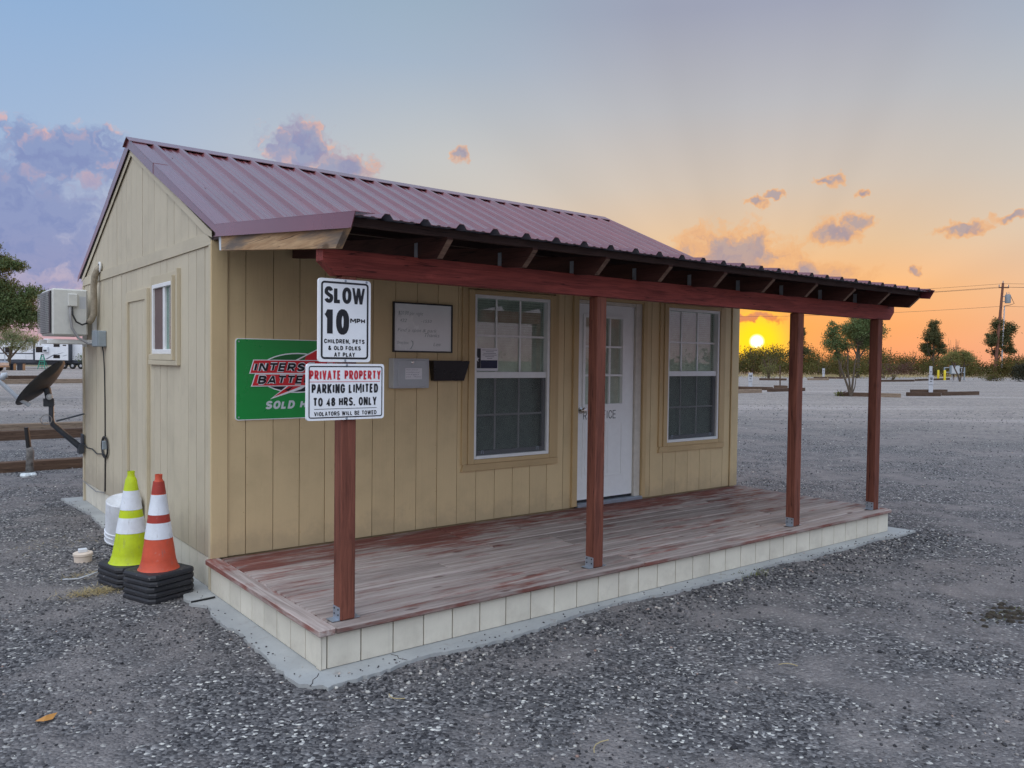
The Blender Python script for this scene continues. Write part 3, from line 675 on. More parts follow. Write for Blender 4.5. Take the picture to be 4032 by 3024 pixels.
for a, b, p, q in minus(0.012, XL - .012, 0, 2.55, holes): fwall.box(a, b, 0.013, 0.09, p, q)
fwall = fwall.build('front_wall', M['back'], office)
x = 0.104; k = 0
edges = [0.104] + [0.24 + 0.208 * i for i in range(29)]; edges = [e for e in edges if e < 5.97] + [5.985]
for a, b in zip(edges, edges[1:]):
    planks(a + GAP / 2, b - GAP / 2, DZ + .004, 2.53, holes, lambda m, r, o=random.uniform(-.002, .001): m.box(r[0], r[1], o, 0.0125, r[2], r[3]), fwall)
box('corner_trim', M['siding'], office, -0.014, 0.104, -0.018, 0.0, DZ + .002, 2.5)
box('corner_trim', M['siding'], office, 5.985, 6.118, -0.018, 0.0, DZ + .002, 2.5)
box('corner_trim', M['sidetrim'], office, -0.014, 0.004, 0.0005, 0.045, 0.0, ZB)
# left side wall
side_holes = [(0.93, 1.565, 1.694, 2.287)]
swall = MB()
for a, b, p, q in minus(0.05, WD - .01, 0, 2.6, side_holes): swall.box(0.013, 0.09, a, b, p, q)
swall = swall.build('side_wall', M['back'], office)
ed = [0.047] + [0.164 + 0.195 * i for i in range(23)]; ed = [e for e in ed if e < 4.46] + [4.49]
for a, b in zip(ed, ed[1:]):
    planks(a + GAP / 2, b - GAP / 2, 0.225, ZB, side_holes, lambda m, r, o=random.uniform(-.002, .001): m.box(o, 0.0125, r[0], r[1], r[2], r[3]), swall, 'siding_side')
    MB().box(0.004, 0.0125, a + GAP / 2, b - GAP / 2, 0.003, 0.218).build('skirt_plank', M['cream'], swall)
box('corner_trim', M['sidetrim'], office, -0.016, 0.02, 4.49, 4.545, 0.0, ZB)
# gable: planks above a level band
gab = MB().prism([(0.0, 2.47), (WD, 2.47), (WD, 2.52), (2.27, 3.56), (0.0, 2.52)], 0, 0.014, 0.08).build('gable_wall', M['back'], office)
zt = lambda y: (2.585 + 0.45 * (y + 0.159)) if y <= 2.27 else (2.585 + 0.45 * (4.70 - y))
for a, b in zip(ed, ed[1:]):
    a, b = a + GAP / 2, b - GAP / 2
    top = [(b, zt(b) - .10), (a, zt(a) - .10)]
    if a < 2.27 < b: top.insert(1, (2.27, zt(2.27) - .10))
    if min(zt(a), zt(b)) - .10 < 2.57: continue
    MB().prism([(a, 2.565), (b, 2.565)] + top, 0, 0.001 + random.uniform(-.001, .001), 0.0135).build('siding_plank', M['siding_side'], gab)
MB().prism([(0.0, 2.472), (WD - .01, 2.472), (WD - .01, 2.51), (WD - .09, 2.565), (0.10, 2.565), (0.0, 2.50)], 0, -0.012, 0.0005).build('band_trim', M['siding_h'], gab)
MB().box(0.0, 0.013, 0.05, 4.48, 2.4702, 2.4715).build('band_shadow_gap', M['back'], gab)
for f, s in ((lambda y: y, 1), (lambda y: 4.54 - y, -1)):
    q = [(f(-0.03), zt(-0.03) - .085), (f(2.27), zt(2.27) - .085), (f(2.27), zt(2.27) - .148), (f(0.11), zt(0.11) - .148), (f(-0.03), zt(-0.03) - .125)]
    MB().prism(q, 0, -0.016, -0.0125).build('rake_board', M['siding_h'], gab)
nails = MB()
for e_ in edges[1:-1:2]:
    for z_ in [.34 + .2 * i for i in range(11)]:
        x_ = e_ + random.choice((-.012, .012)) + random.uniform(-.003, .003)
        if not any(h[0] - .13 < x_ < h[1] + .13 and h[2] - .1 < z_ < h[3] + .1 for h in holes): nails.lathe([(0, .0012), (.0035, .001), (.004, 0)], 6, (x_, 0, 0)); nails.v[-18:] = [(p[0], -.0025 - p[2], z_ + p[1]) for p in nails.v[-18:]]
nails.build('nail_heads', M['casing'], fwall, kind='stuff')
# plain rear and right walls
MB().box(0.02, XL - .02, WD - .09, WD - .01, 0, 2.55).build('rear_wall', M['siding_hx'], office)
MB().prism([(0.0, 0.0), (WD - .01, 0.0), (WD - .01, 2.5), (2.27, 3.56), (0.0, 2.5)], 0, XL - .07, XL - .001).build('right_wall', M['siding'], office)
MB().box(0.1, XL - .08, 0.1, WD - .1, DZ - .05, DZ + .005).build('interior_floor', M['dark'], office)
MB().box(0.1, XL - .08, 0.1, WD - .1, 2.42, 2.45).build('interior_ceiling', M['dark'], office)

# front windows
def casing(x0, x1, z0, z1, parent):
    w = .064
    box('inner_casing', M['casing'], parent, x0 - w, x0 - .001, -0.034, -0.0005, z0 - .04, z1 + .04)
    box('inner_casing', M['casing'], parent, x1 + .001, x1 + w, -0.034, -0.0005, z0 - .04, z1 + .04)
    box('inner_casing', M['casing'], parent, x0, x1, -0.033, -0.0005, z0 - .04, z0 - .001)
    box('inner_casing', M['casing'], parent, x0, x1, -0.033, -0.0005, z1 + .001, z1 + .04)
    MB().prism([(x0 - w - .062, z0 - .10), (x1 + w + .05, z0 - .10), (x1 + w + .05, z0 - .042), (x0 - w - .045, z0 - .042)], 1, -0.022, -0.0005).build('outer_casing', M['casing'], parent)
    box('outer_casing', M['casing'], parent, x0 - w - .06, x0 - w - .002, -0.021, -0.0005, z0 - .04, z1 + .10)
    box('outer_casing', M['casing'], parent, x1 + w + .002, x1 + w + .05, -0.021, -0.0005, z0 - .04, z1 + .10)
def window(x0, x1, z0, z1, label):
    fr = MB(); f = 0.03
    fr.cbox(x0, x0 + f, -0.022, 0.06, z0, z1, .003).cbox(x1 - f, x1, -0.022, 0.06, z0, z1, .003).cbox(x0 + f, x1 - f, -0.022, 0.06, z1 - .028, z1, .003).cbox(x0 + f, x1 - f, -0.026, 0.06, z0, z0 + .03, .003)
    fo = fr.build('window', M['white'], office, label=label)
    casing(x0, x1, z0, z1, fo)
    zm = z0 + .752
    box('meeting_rail', M['white'], fo, x0 + f, x1 - f, -0.004, 0.05, zm - .028, zm + .028)
    a, b = x0 + f + .002, x1 - f - .002
    MB().box(a, b, 0.034, 0.038, zm + .028, z1 - .028).build('pane', M['glass'], fo)
    MB().box(a + .02, b - .03, 0.026, 0.030, z0 + .07, zm - .03).build('pane', M['glass'], fo)
    sf = MB().cbox(a, a + .022, .006, .045, z0 + .032, zm - .03, .002).cbox(b - .03, b, .006, .045, z0 + .032, zm - .03, .002).cbox(a + .023, b - .031, .006, .045, z0 + .032, z0 + .072, .002)
    sf.build('lower_sash', M['grey'], fo)
    MB().box(a + .001, b - .001, 0.0, 0.0015, z0 + .031, zm - .029).build('insect_screen', M['screen'], fo)
    for xv in (x0 + .28, x0 + .558):
        MB().box(xv - .009, xv + .009, .027, .0335, zm + .029, z1 - .029).build('muntin', M['white'], fo)
        MB().box(xv - .025, xv - .007, .018, .0255, z0 + .073, zm - .031).build('muntin', M['white'], fo)
    MB().box(a, b, .0275, .0332, 1.888, 1.906).build('muntin', M['white'], fo)
    MB().box(a + .022, b - .031, .0185, .025, 1.171, 1.189).build('muntin', M['white'], fo)
    bl = MB(); z = z0 + .05
    while z < z1 - .02:
        bl.add([(a, .050, z), (b, .050, z), (b, .066, z + .0225), (a, .066, z + .0225)], [(0, 1, 2, 3)]); z += .0225
    bl.build('blind', M['blind'], fo)
    for xc in (x0 + .11, x1 - .13): MB().tube([(xc - .012, -.003, z0 + .045), (xc - .008, -.006, z0 + .075), (xc + .008, -.006, z0 + .075), (xc + .012, -.003, z0 + .045)], .003, 6).build('lift_tab', M['greymet'], fo)
    return fo
w1 = window(*W1, 'front window nearest the white notice board'); w2 = window(*W2, 'front window between the door and the far corner')
# side slider
y0, y1, z0, z1 = side_holes[0]
sw = MB().cbox(-.012, .06, y0, y0 + .03, z0, z1).cbox(-.012, .06, y1 - .03, y1, z0, z1).cbox(-.012, .06, y0 + .03, y1 - .03, z1 - .035, z1).cbox(-.012, .06, y0 + .03, y1 - .03, z0, z0 + .04).build('window', M['white'], office, label='small white sliding window in the side wall')
box('sash', M['white'], sw, 0.0, .045, 1.215, 1.27, z0 + .04, z1 - .035)
MB().box(.018, .022, y0 + .03, 1.215, z0 + .04, z1 - .035).build('pane', glass('side_glass', (.75, .9, .85), 1.8), sw)
MB().box(.018, .022, 1.27, y1 - .03, z0 + .04, z1 - .035).build('pane', M['glass'], sw)
MB().box(.006, .008, 1.27, y1 - .03, z0 + .04, z1 - .035).build('insect_screen', plain('brown_screen', lin(112, 92, 88), .8), sw)
MB().box(.10, .11, y0, y1, z0, z1).build('blind', plain('dark_green_curtain', lin(40, 62, 56), .8), sw)
for n_, q in (('smooth_board', (-.004, .0005, .80, 1.62, z1 + .002, 2.36)), ('smooth_board', (-.004, .0005, .80, .90, 1.645, z1)), ('inner_casing', (-.03, -.0005, .90, .928, 1.645, 2.325)), ('inner_casing', (-.028, -.0005, .93, 1.60, 1.645, 1.692)), ('outer_casing', (-.03, -.0005, .762, .798, 1.604, 2.37)), ('outer_casing', (-.028, -.0005, .80, 1.62, 1.604, 1.642))):
    box(n_, M['sidetrim'], sw, *q, c=.002)
# trimmed-in old door bay on the side
for q in ((-.022, -.0005, 2.407, 2.482, .23, 2.178), (-.03, -.0005, 1.664, 1.728, .23, 2.27), (-.012, -.0005, 1.73, 2.482, 2.18, 2.275)):
    box('bay_trim', M['sidetrim'], office, *q, c=.002)
# door
dl, dr, zb, ztop = 3.562, 4.368, 0.29, 2.247
door = MB()
lite = (3.66, 4.19, 1.245, 2.115)
for a, b, p, q in minus(dl, dr, zb, ztop, [(lite[0], lite[1], lite[2], lite[3])]): door.box(a, b, .03, .072, p, q)
door = door.build('door', M['doorp'], office, label='white half-glazed door lettered RV OFFICE')
lf = MB()
for a, b, p, q in minus(lite[0] - .03, lite[1] + .03, lite[2] - .03, lite[3] + .03, [(lite[0], lite[1], lite[2], lite[3])]): lf.box(a, b, .014, .0295, p, q)
lf.build('lite_frame', M['doorp'], door)
for xv in (lite[0] + .177, lite[0] + .353): box('muntin', M['doorp'], door, xv - .011, xv + .011, .022, .046, lite[2], lite[3])
for zv in (lite[2] + .29, lite[2] + .58): box('muntin', M['doorp'], door, lite[0], lite[1], .0225, .0455, zv - .011, zv + .011)
for i in range(3):
    for j in range(3):
        MB().box(lite[0] + .177 * i, lite[0] + .177 * (i + 1), .048, .051, lite[2] + .29 * j, lite[2] + .29 * (j + 1)).build('pane', M['doorglass'], door)
bl = MB(); z = lite[2]
while z < lite[3]: bl.add([(lite[0], .062, z), (lite[1], .062, z), (lite[1], .07, z + .022), (lite[0], .07, z + .022)], [(0, 1, 2, 3)]); z += .021
bl.build('blind', M['blind'], door)
for a, b in ((3.645, 3.905), (3.965, 4.205)):
    pn = MB()
    for q in minus(a, b, .50, 1.06, [(a + .012, b - .012, .512, 1.048)]): pn.box(q[0], q[1], .024, .0295, q[2], q[3])
    pn.box(a + .035, b - .035, .026, .0295, .535, 1.025)
    pn.build('panel_moulding', M['doorp'], door)
MB().lathe([(0, 0), (.032, 0), (.032, .012), (.012, .016), (.012, .04), (.026, .048), (.031, .062), (.024, .078), (0, .082)], 16).xform(Matrix.Translation((3.61, .03, 1.187)) @ Matrix.Rotation(R_(90), 4, 'X')).build('knob', M['chrome'], door, smooth=40)
text(door, 'RV OFFICE', .085, M['inkd'], (3.652, .0295, 1.092), width=.462, bold=.09)
box('door_jamb', M['jamb'], office, 4.372, 4.458, .0, .09, DZ, 2.283)
box('door_jamb', M['jamb'], office, 3.532, 3.558, .012, .09, DZ, 2.283)
box('door_jamb', M['jamb'], office, 3.56, 4.37, .012, .09, 2.25, 2.283)
box('door_casing', M['casing'], office, 3.462, 3.530, -.03, -.0005, DZ + .012, 2.36)
box('door_casing', M['casing'], office, 4.460, 4.515, -.03, -.0005, DZ + .012, 2.36)
box('door_casing', M['casing'], office, 3.532, 4.458, -.03, -.0005, 2.287, 2.36)
box('threshold', M['greymet'], office, 3.532, 4.458, -.045, .09, DZ + .001, DZ + .034)
MB().box(3.56, 4.37, .035, .07, DZ + .035, .288).build('door_sweep', M['blackplastic'], door)

# roof
def profile(a, b):
    xs = [(a, 0)]
    k0 = int(math.floor((a - .165) / .2286)) - 1
    for k in range(k0, k0 + 9):
        c = .165 + .2286 * k
        for d, h in ((-.036, 0), (-.014, .026), (.014, .026), (.036, 0), (.068, 0), (.076, .004), (.09, .004), (.098, 0), (.132, 0), (.14, .004), (.154, .004), (.162, 0)):
            if a + .002 < c + d < b - .002: xs.append((c + d, h))
    xs.append((b, 0)); return xs
def sheet(name, a, b, ya, za, yb, zb_, parent, screws=()):
    pr = profile(a, b); L = math.hypot(yb - ya, zb_ - za); ny, nz = -(zb_ - za) / L, (yb - ya) / L
    if nz < 0: ny, nz = -ny, -nz
    n = len(pr); V = []
    for lift in (0.0, -.0025):
        for (y, z) in ((ya, za), (yb, zb_)):
            V += [(px, y + ny * (h + lift), z + nz * (h + lift)) for px, h in pr]
    F = [(i, i + 1, n + i + 1, n + i) for i in range(n - 1)] + [(2 * n + i, 3 * n + i, 3 * n + i + 1, 2 * n + i + 1) for i in range(n - 1)]
    F += [(i, 2 * n + i, 2 * n + i + 1, i + 1) for i in range(n - 1)] + [(n + i, n + i + 1, 3 * n + i + 1, 3 * n + i) for i in range(n - 1)]
    m = MB().add(V, F); nb = len(m.f)
    for s in screws:
        for k in range(40):
            c = .165 + .2286 * k + .047
            if a + .02 < c < b - .02:
                y = ya + (yb - ya) * s; z = za + (zb_ - za) * s
                m.lathe([(0, .007), (.006, .006), (.009, .0), ], 6, (c, y + ny * .002, z + nz * .002))
    c = Vector(((a + b) / 2, (ya + yb) / 2, (za + zb_) / 2))
    me = bpy.data.meshes.new(name); me.from_pydata([tuple(Vector(p) - c) for p in m.v], [], m.f); me.materials.append(M['roof']); me.materials.append(M['under'])
    for i in range(n - 1, 2 * (n - 1)): me.polygons[i].material_index = 1
    return put(name, me, parent, c)
px = [-0.02] + [0.05 + .9144 * k for k in range(1, 7)] + [6.13]
rf = MB().prism([(-0.02, 2.52), (2.27, 3.60), (4.56, 2.52), (4.56, 2.50), (2.27, 3.575), (-0.02, 2.50)], 0, 0.0, 6.1).build('roof', M['purlin'], office)
for a, b in zip(px, px[1:]):
    sheet('roof_panel', a, b, -0.17, 2.572, 2.25, 3.661, rf, (.07, .42, .8))
    sheet('roof_panel', a, b, 4.71, 2.572, 2.29, 3.661, rf)
for xa in (0.0, 1.55, 3.1, 4.65):
    b = min(xa + 1.56, 6.13) if xa else 1.55
    a = xa if xa else -.055
    MB().prism([(2.13, 3.628), (2.27, 3.692), (2.41, 3.628), (2.41, 3.634), (2.27, 3.699), (2.13, 3.634)], 0, a, b).build('ridge_cap', M['trim'], rf)
for f in (lambda y: y, lambda y: 4.54 - y):
    for ya, yb, d in ((-.165, 1.45, 0.0), (1.43, 2.27, .003)):
        sk = MB().prism([(f(ya), zt(ya)), (f(yb), zt(yb)), (f(yb), zt(yb) - .088), (f(ya), zt(ya) - (.088 if ya > 0 else .05))], 0, -.033 - d, -.029 - d)
        P = [(f(ya), zt(ya) + .004 + d), (f(yb), zt(yb) + .004 + d), (f(yb), zt(yb) - .001), (f(ya), zt(ya) - .001)]
        sk.prism(P, 0, -.033 - d, .085)
        sk.build('rake_trim', M['trim'], rf)
MB().prism([(-.165, zt(-.165)), (2.27, zt(2.27)), (4.70, zt(4.70)), (4.70, zt(4.7) - .08), (2.27, zt(2.27) - .088), (-.165, zt(-.165) - .08)], 0, 6.13, 6.134).build('rake_trim', M['trim'], rf)
# ------------------------------------------------------------------ porch
porch = empty('porch', (XL / 2, -0.95, 0), 'covered front porch with worn red deck, red posts and beam', 'porch')
deck = MB().box(0.0, XL - .01, -1.825, -0.02, .02, DZ - .042).build('deck_frame', M['dark'], porch)
rows = 13; pitch = (1.882 - .02) / rows
for r in range(rows):
    ya = -1.882 + r * pitch; yb = ya + pitch - .013
    cuts = [0.052]
    n = 2 if r % 3 else 1
    cs = sorted(random.sample([1.25, 1.86, 2.47, 3.08, 3.69, 4.3, 4.91], n))
    cuts += [c + random.uniform(-.02, .02) for c in cs] + [6.122 + random.uniform(-.008, .008)]
    for a, b in zip(cuts, cuts[1:]):
        dz = random.uniform(-.0025, .0015)
        box('deck_plank', M['deckx'], deck, a + random.uniform(.001, .004), b - random.uniform(.0, .002), ya, yb, DZ - .038 + dz, DZ + dz, c=.008)
box('edge_board', M['decky'], deck, -.05, .048, -1.886, -.002, DZ - .037, DZ + .003, c=.006)
skf = MB().box(-.004, XL + .002, -1.833, -1.826, 0.002, DZ - .043).box(-.004, .004, -1.825, -.02, .002, DZ - .043).build('skirt_backing', M['dark'], porch)
xs = [-.019, .0148] + [.0148 + .2032 * k for k in range(1, 31)]
for a, b in zip(xs, xs[1:]):
    MB().cbox(a + .0035, b - .0035, -1.848, -1.8335, .003, DZ - .0385, .0015).build('skirt_plank', M['cream'], skf)
ys = [-1.832] + [-1.848 + .2032 * k for k in range(1, 9)] + [-.03]
for a, b in zip(ys, ys[1:]):
    MB().cbox(-.0195, -.0045, a + .0035, b - .0035, .003, DZ - .0385, .0015).build('skirt_plank', M['cream'], skf)
    MB().cbox(6.103, 6.118, a + .0035, b - .0035, .003, DZ - .0385, .0015).build('skirt_plank', M['cream'], skf)
box('corner_strip', M['cream'], porch, -.026, -.0195, -1.853, -1.80, .002, DZ - .039, c=.001)
# posts
for i, (xa, lb) in enumerate(((.113, 'red post carrying the two white signs'), (2.042, 'red post in front of the office door'), (4.503, 'third red post from the signs'), (5.902, 'red post at the far end of the deck'))):
    po = box('post', M['redz'], porch, xa, xa + .089, -1.806, -1.717, DZ + .003, 2.124, c=.005, label=lb)
    br = MB().box(xa - .0035, xa - .0005, -1.80, -1.722, DZ + .004, DZ + .075).box(xa - .045, xa - .0035, -1.80, -1.722, DZ + .004, DZ + .0075)
    b_ = br.build('post_bracket', M['greymet'], po)
    for yy in (-1.785, -1.738):
        for zz in (.032, .062): MB().lathe([(0, .004), (.005, .003), (.006, 0)], 6).xform(Matrix.Translation((xa - .0036, yy, DZ + zz)) @ Matrix.Rotation(R_(-90), 4, 'Y')).build('screw', M['blackplastic'], b_)
    MB().box(xa + .0895, xa + .0925, -1.80, -1.722, DZ + .004, DZ + .07).box(xa + .0925, xa + .125, -1.80, -1.722, DZ + .004, DZ + .0075).build('post_bracket', M['greymet'], po)
MB().prism([(0.0, 2.264), (6.21, 2.264), (6.212, 2.205), (6.13, 2.126), (.08, 2.126), (0.0, 2.20)], 1, -1.805, -1.72).build('beam', M['redx'], porch)
# rafters
zr = lambda y: 2.24 + .0936 * (y + 2)
for k in range(11):
    c = .612 * k
    a, b = (c - .019, c + .019) if 0 < k < 10 else ((-.022, .016) if k == 0 else (6.085, 6.123))
    y_in = -.25 if k == 0 else -.002
    ra = MB().prism([(y_in, zr(y_in)), (-2.0, zr(-2.0)), (-2.105, zr(-2.1) + .105), (-2.105, zr(-2.1) + .118), (y_in, zr(y_in) + .118)], 0, a, b).build('rafter', M['raw'] if k == 0 else M['rafter'], porch, label='bare unpainted rafter at the left eave' if k == 0 else None)
    if k == 0:
        MB().prism([(-.245, zr(-.24)), (-.21, zr(-.2)), (-.19, zr(-.2) + .12), (-.245, zr(-.2) + .12)], 0, -.020, -.004).build('torn_house_wrap', M['palegrey'], ra)
    else:
        MB().prism([(-2.0015, zr(-2) + .002), (-2.006, zr(-2) + .002), (-2.109, zr(-2.1) + .105), (-2.1055, zr(-2.1) + .105)], 0, a + .001, b - .001).build('weathered_end', M['rafter_end'], ra)
    if 0 < k < 10:
        MB().box(a - .0035, a - .0005, -1.80, -1.765, 2.262, 2.35).build('metal_tie', M['greymet'], ra)
zp = lambda y: 2.385 + .0936 * (y + 2.2)
for y in (-2.105, -1.55, -.95, -.35):
    MB().prism([(y, zr(y) + .119), (y + .085, zr(y + .085) + .119), (y + .085, zp(y + .085) - .003), (y, zp(y) - .003)], 0, -.018, 6.12).build('purlin', M['purlin'], porch)
pr_ = MB().prism([(-.02, 2.50), (-.16, 2.50), (-.16, 2.545), (-.02, 2.56)], 0, .0, 6.1).build('ledger', M['purlin'], porch)
proof = MB().box(0.02, 6.1, -.20, -.172, 2.48, 2.555).build('porch_roof', M['purlin'], porch)
for a, b in zip(px, px[1:]):
    sheet('roof_panel', a, b, -2.20, 2.385, -.13, 2.5788, proof)
for xa, s in ((-.033, -1), (6.13, 1)):
    tr = MB().prism([(-.165, 2.59), (-2.235, 2.394), (-2.19, 2.318), (-.165, 2.505)], 0, xa, xa + .004)
    tr.prism([(-.165, 2.594), (-2.235, 2.398), (-2.235, 2.3945), (-.165, 2.5905)], 0, *((xa, .075) if s < 0 else (6.06, xa + .004)))
    tr.prism([(-.165, 2.505), (-2.19, 2.318), (-2.19, 2.322), (-.165, 2.509)], 0, *((xa - .012, xa) if s < 0 else (xa + .004, xa + .016)))
    tr.build('end_trim', M['trim'], proof)

# ------------------------------------------------------------------ signs and boards
def rounded(x0, x1, z0, z1, r, n=5):
    P = []
    for cx, cz, a0 in ((x1 - r, z1 - r, 0), (x0 + r, z1 - r, 90), (x0 + r, z0 + r, 180), (x1 - r, z0 + r, 270)):
        P += [(cx + r * math.cos(R_(a0 + 90 * i / n)), cz + r * math.sin(R_(a0 + 90 * i / n))) for i in range(n + 1)]
    return P
def frame_ring(x0, x1, z0, z1, r, w, y, mat, parent, name='border'):
    A, B = rounded(x0, x1, z0, z1, r), rounded(x0 + w, x1 - w, z0 + w, z1 - w, max(.003, r - w)); n = len(A)
    m = MB().add([(p[0], y, p[1]) for p in A] + [(p[0], y, p[1]) for p in B], [(i, (i + 1) % n, n + (i + 1) % n, n + i) for i in range(n)])
    return m.build(name, mat, parent)
def flat(name, poly, y, mat, parent, th=.0006):
    return MB().prism(poly, 1, y - th, y).build(name, mat, parent)
def ell(cx, cz, a, b, n=40): return [(cx + a * math.cos(2 * math.pi * i / n), cz + b * math.sin(2 * math.pi * i / n)) for i in range(n)]
def screws(parent, pts, y):
    for x_, z_ in pts: MB().lathe([(0, .004), (.006, .003), (.007, 0)], 8).xform(Matrix.Translation((x_, y, z_)) @ Matrix.Rotation(R_(90), 4, 'X')).build('screw', M['greymet'], parent)

slow = empty('speed_sign', (.123, -1.82, 1.656), 'white SLOW 10 MPH sign on the red porch post', 'sign')
Y0 = -1.822
MB().prism(rounded(-.032, .278, 1.656, 2.103, .018), 1, Y0, -1.8065).build('sign_plate', M['signw'], slow)
frame_ring(-.018, .264, 1.671, 2.088, .02, .0105, Y0 - .0012, M['black'], slow)
B = M['black']
text(slow, 'SLOW', .088, B, (.121, Y0, 1.972), width=.240, bold=.23, align='CENTER', gap=.05)
text(slow, '10', .137, B, (.0, Y0, 1.804), width=.147, bold=.24, gap=.1)
text(slow, 'MPH', .026, B, (.153, Y0, 1.868), width=.090, bold=.27, gap=.08)
text(slow, 'CHILDREN, PETS', .0235, B, (.121, Y0, 1.756), width=.240, bold=.24, align='CENTER')
text(slow, '& OLD FOLKS', .0235, B, (.121, Y0, 1.7195), width=.194, bold=.24, align='CENTER')
text(slow, 'AT PLAY', .0235, B, (.121, Y0, 1.684), width=.124, bold=.24, align='CENTER')
screws(slow, [(.125, 2.095), (.252, 2.095), (.125, 1.664)], Y0)
priv = empty('parking_sign', (.134, -1.82, 1.342), 'white PRIVATE PROPERTY parking sign below the speed sign', 'sign')
MB().prism(rounded(-.097, .365, 1.342, 1.646, .016), 1, Y0, -1.8065).build('sign_plate', M['signw'], priv)
frame_ring(-.086, .354, 1.354, 1.634, .014, .006, Y0 - .0012, B, priv)
text(priv, 'PRIVATE PROPERTY', .050, M['red'], (.131, Y0, 1.560), width=.424, bold=.21, align='CENTER')
MB().box(-.078, .338, Y0 - .0012, Y0, 1.5475, 1.550).build('rule', M['red'], priv)
text(priv, 'PARKING LIMITED', .050, B, (.129, Y0, 1.487), width=.396, bold=.21, align='CENTER')
text(priv, 'TO 48 HRS. ONLY', .046, B, (.129, Y0, 1.418), width=.378, bold=.21, align='CENTER')
MB().box(-.054, .318, Y0 - .0012, Y0, 1.402, 1.4045).build('rule', B, priv)
text(priv, 'VIOLATORS WILL BE TOWED', .023, B, (.132, Y0, 1.366), width=.372, bold=.21, align='CENTER')
screws(priv, [(.135, 1.64), (.135, 1.348)], Y0)

gs = empty('battery_sign', (.62, -.02, 1.217), 'green battery dealer sign on the wall behind the white signs', 'sign')
gy = -.012
MB().prism(rounded(.160, 1.075, 1.216, 1.814, .022), 1, gy, -.0005).build('sign_plate', M['signw'], gs)
flat('green_field', rounded(.166, 1.069, 1.222, 1.808, .019), gy - .0002, M['green'], gs)
# emblem: oval, bolt and two slanted name plates
flat('oval_outline', ell(.635, 1.562, .315, .152), gy - .0012, M['signw'], gs)
flat('oval', ell(.635, 1.562, .306, .143), gy - .0022, M['dgreen'], gs)
flat('oval_lower', [(.635 + .306 * math.cos(t), 1.562 + .143 * math.sin(t)) for t in [math.pi + math.pi * i / 24 for i in range(25)]], gy - .0032, B, gs)
def bolt(s, dx=0.0):
    P = [(.432, 1.376), (.640, 1.52), (.52, 1.60), (.86, 1.805), (.80, 1.66), (.92, 1.60), (.640, 1.452)]
    c = (.64, 1.59); return [(c[0] + (a - c[0]) * s + dx, c[1] + (b - c[1]) * s) for a, b in P]
flat('bolt_outline', [(.418, 1.366), (.62, 1.52), (.492, 1.60), (.886, 1.792), (.83, 1.66), (.95, 1.60), (.66, 1.438)], gy - .0042, M['signw'], gs)
flat('bolt', [(.445, 1.383), (.645, 1.52), (.525, 1.603), (.866, 1.775), (.80, 1.655), (.92, 1.60), (.648, 1.456)], gy - .0052, M['bright_red'], gs)
flat('bolt_dark', [(.528, 1.433), (.60, 1.462), (.56, 1.425)], gy - .0062, B, gs); flat('bolt_core', [(.63, 1.655), (.70, 1.69), (.678, 1.648)], gy - .0062, M['dgreen'], gs)
def slant(x0, x1, z0, z1, k): return [(x0, z0), (x1, z0), (x1 + k, z1), (x0 + k, z1)]
for (z0, z1, x0, x1, s_, wd) in ((1.556, 1.660, .258, .985, 'INTERSTATE', .69), (1.462, 1.556, .272, .955, 'BATTERIES', .60)):
    flat('plate_outline', slant(x0, x1, z0, z1, .03), gy - .0072, M['signw'], gs)
    flat('plate', slant(x0 + .009, x1 - .008, z0 + .006, z1 - .006, .027), gy - .0082, M['bright_red'], gs)
    xo = x0 + .026 + (.02 if s_[0] == 'B' else 0)
    text(gs, s_, .074, M['signw'], (xo - .006, gy - .0085, z0 + .012), width=wd + .012, bold=.36, shear=.25, gap=.06)
    text(gs, s_, .062, B, (xo, gy - .0098, z0 + .018), width=wd, bold=.25, shear=.25)
text(gs, 'SOLD HERE', .062, M['palegrey'], (.380, gy - .0005, 1.292), width=.49, bold=.27, shear=.2)
screws(gs, [(.185, 1.79), (.185, 1.238), (1.05, 1.79), (1.05, 1.238)], gy - .0006)

wb = empty('whiteboard', (1.75, -.01, 1.736), 'black-framed whiteboard with faded handwriting on the wall', 'whiteboard')
MB().box(1.468, 2.031, -.014, -.001, 1.745, 2.137).build('board', M['wboard'], wb)
fr = MB()
for a, b, p, q in minus(1.457, 2.042, 1.734, 2.148, [(1.469, 2.030, 1.746, 2.136)]): fr.box(a, b, -.022, -.0008, p, q)
fr.build('frame', M['blackplastic'], wb)
for s_, x_, z_, h_, w_ in (('$20.00 per night', 1.505, 2.045, .032, .24), ('432           -1550', 1.52, 1.985, .028, .31), ('Find a spot & park', 1.50, 1.905, .030, .38), ('Thanks', 1.76, 1.865, .034, .15), ('Drop box', 1.495, 1.80, .028, .11), ('Loa', 1.85, 1.79, .03, .07)):
    script_text(wb, s_, h_, M['ink'], (x_, -.0145, z_), width=w_)
MB().tube([(1.63, -.0155, 1.83), (1.645, -.0155, 1.825), (1.648, -.0155, 1.80), (1.635, -.0155, 1.775), (1.625, -.0155, 1.762)], .0025, 5).build('arrow_mark', M['ink'], wb)

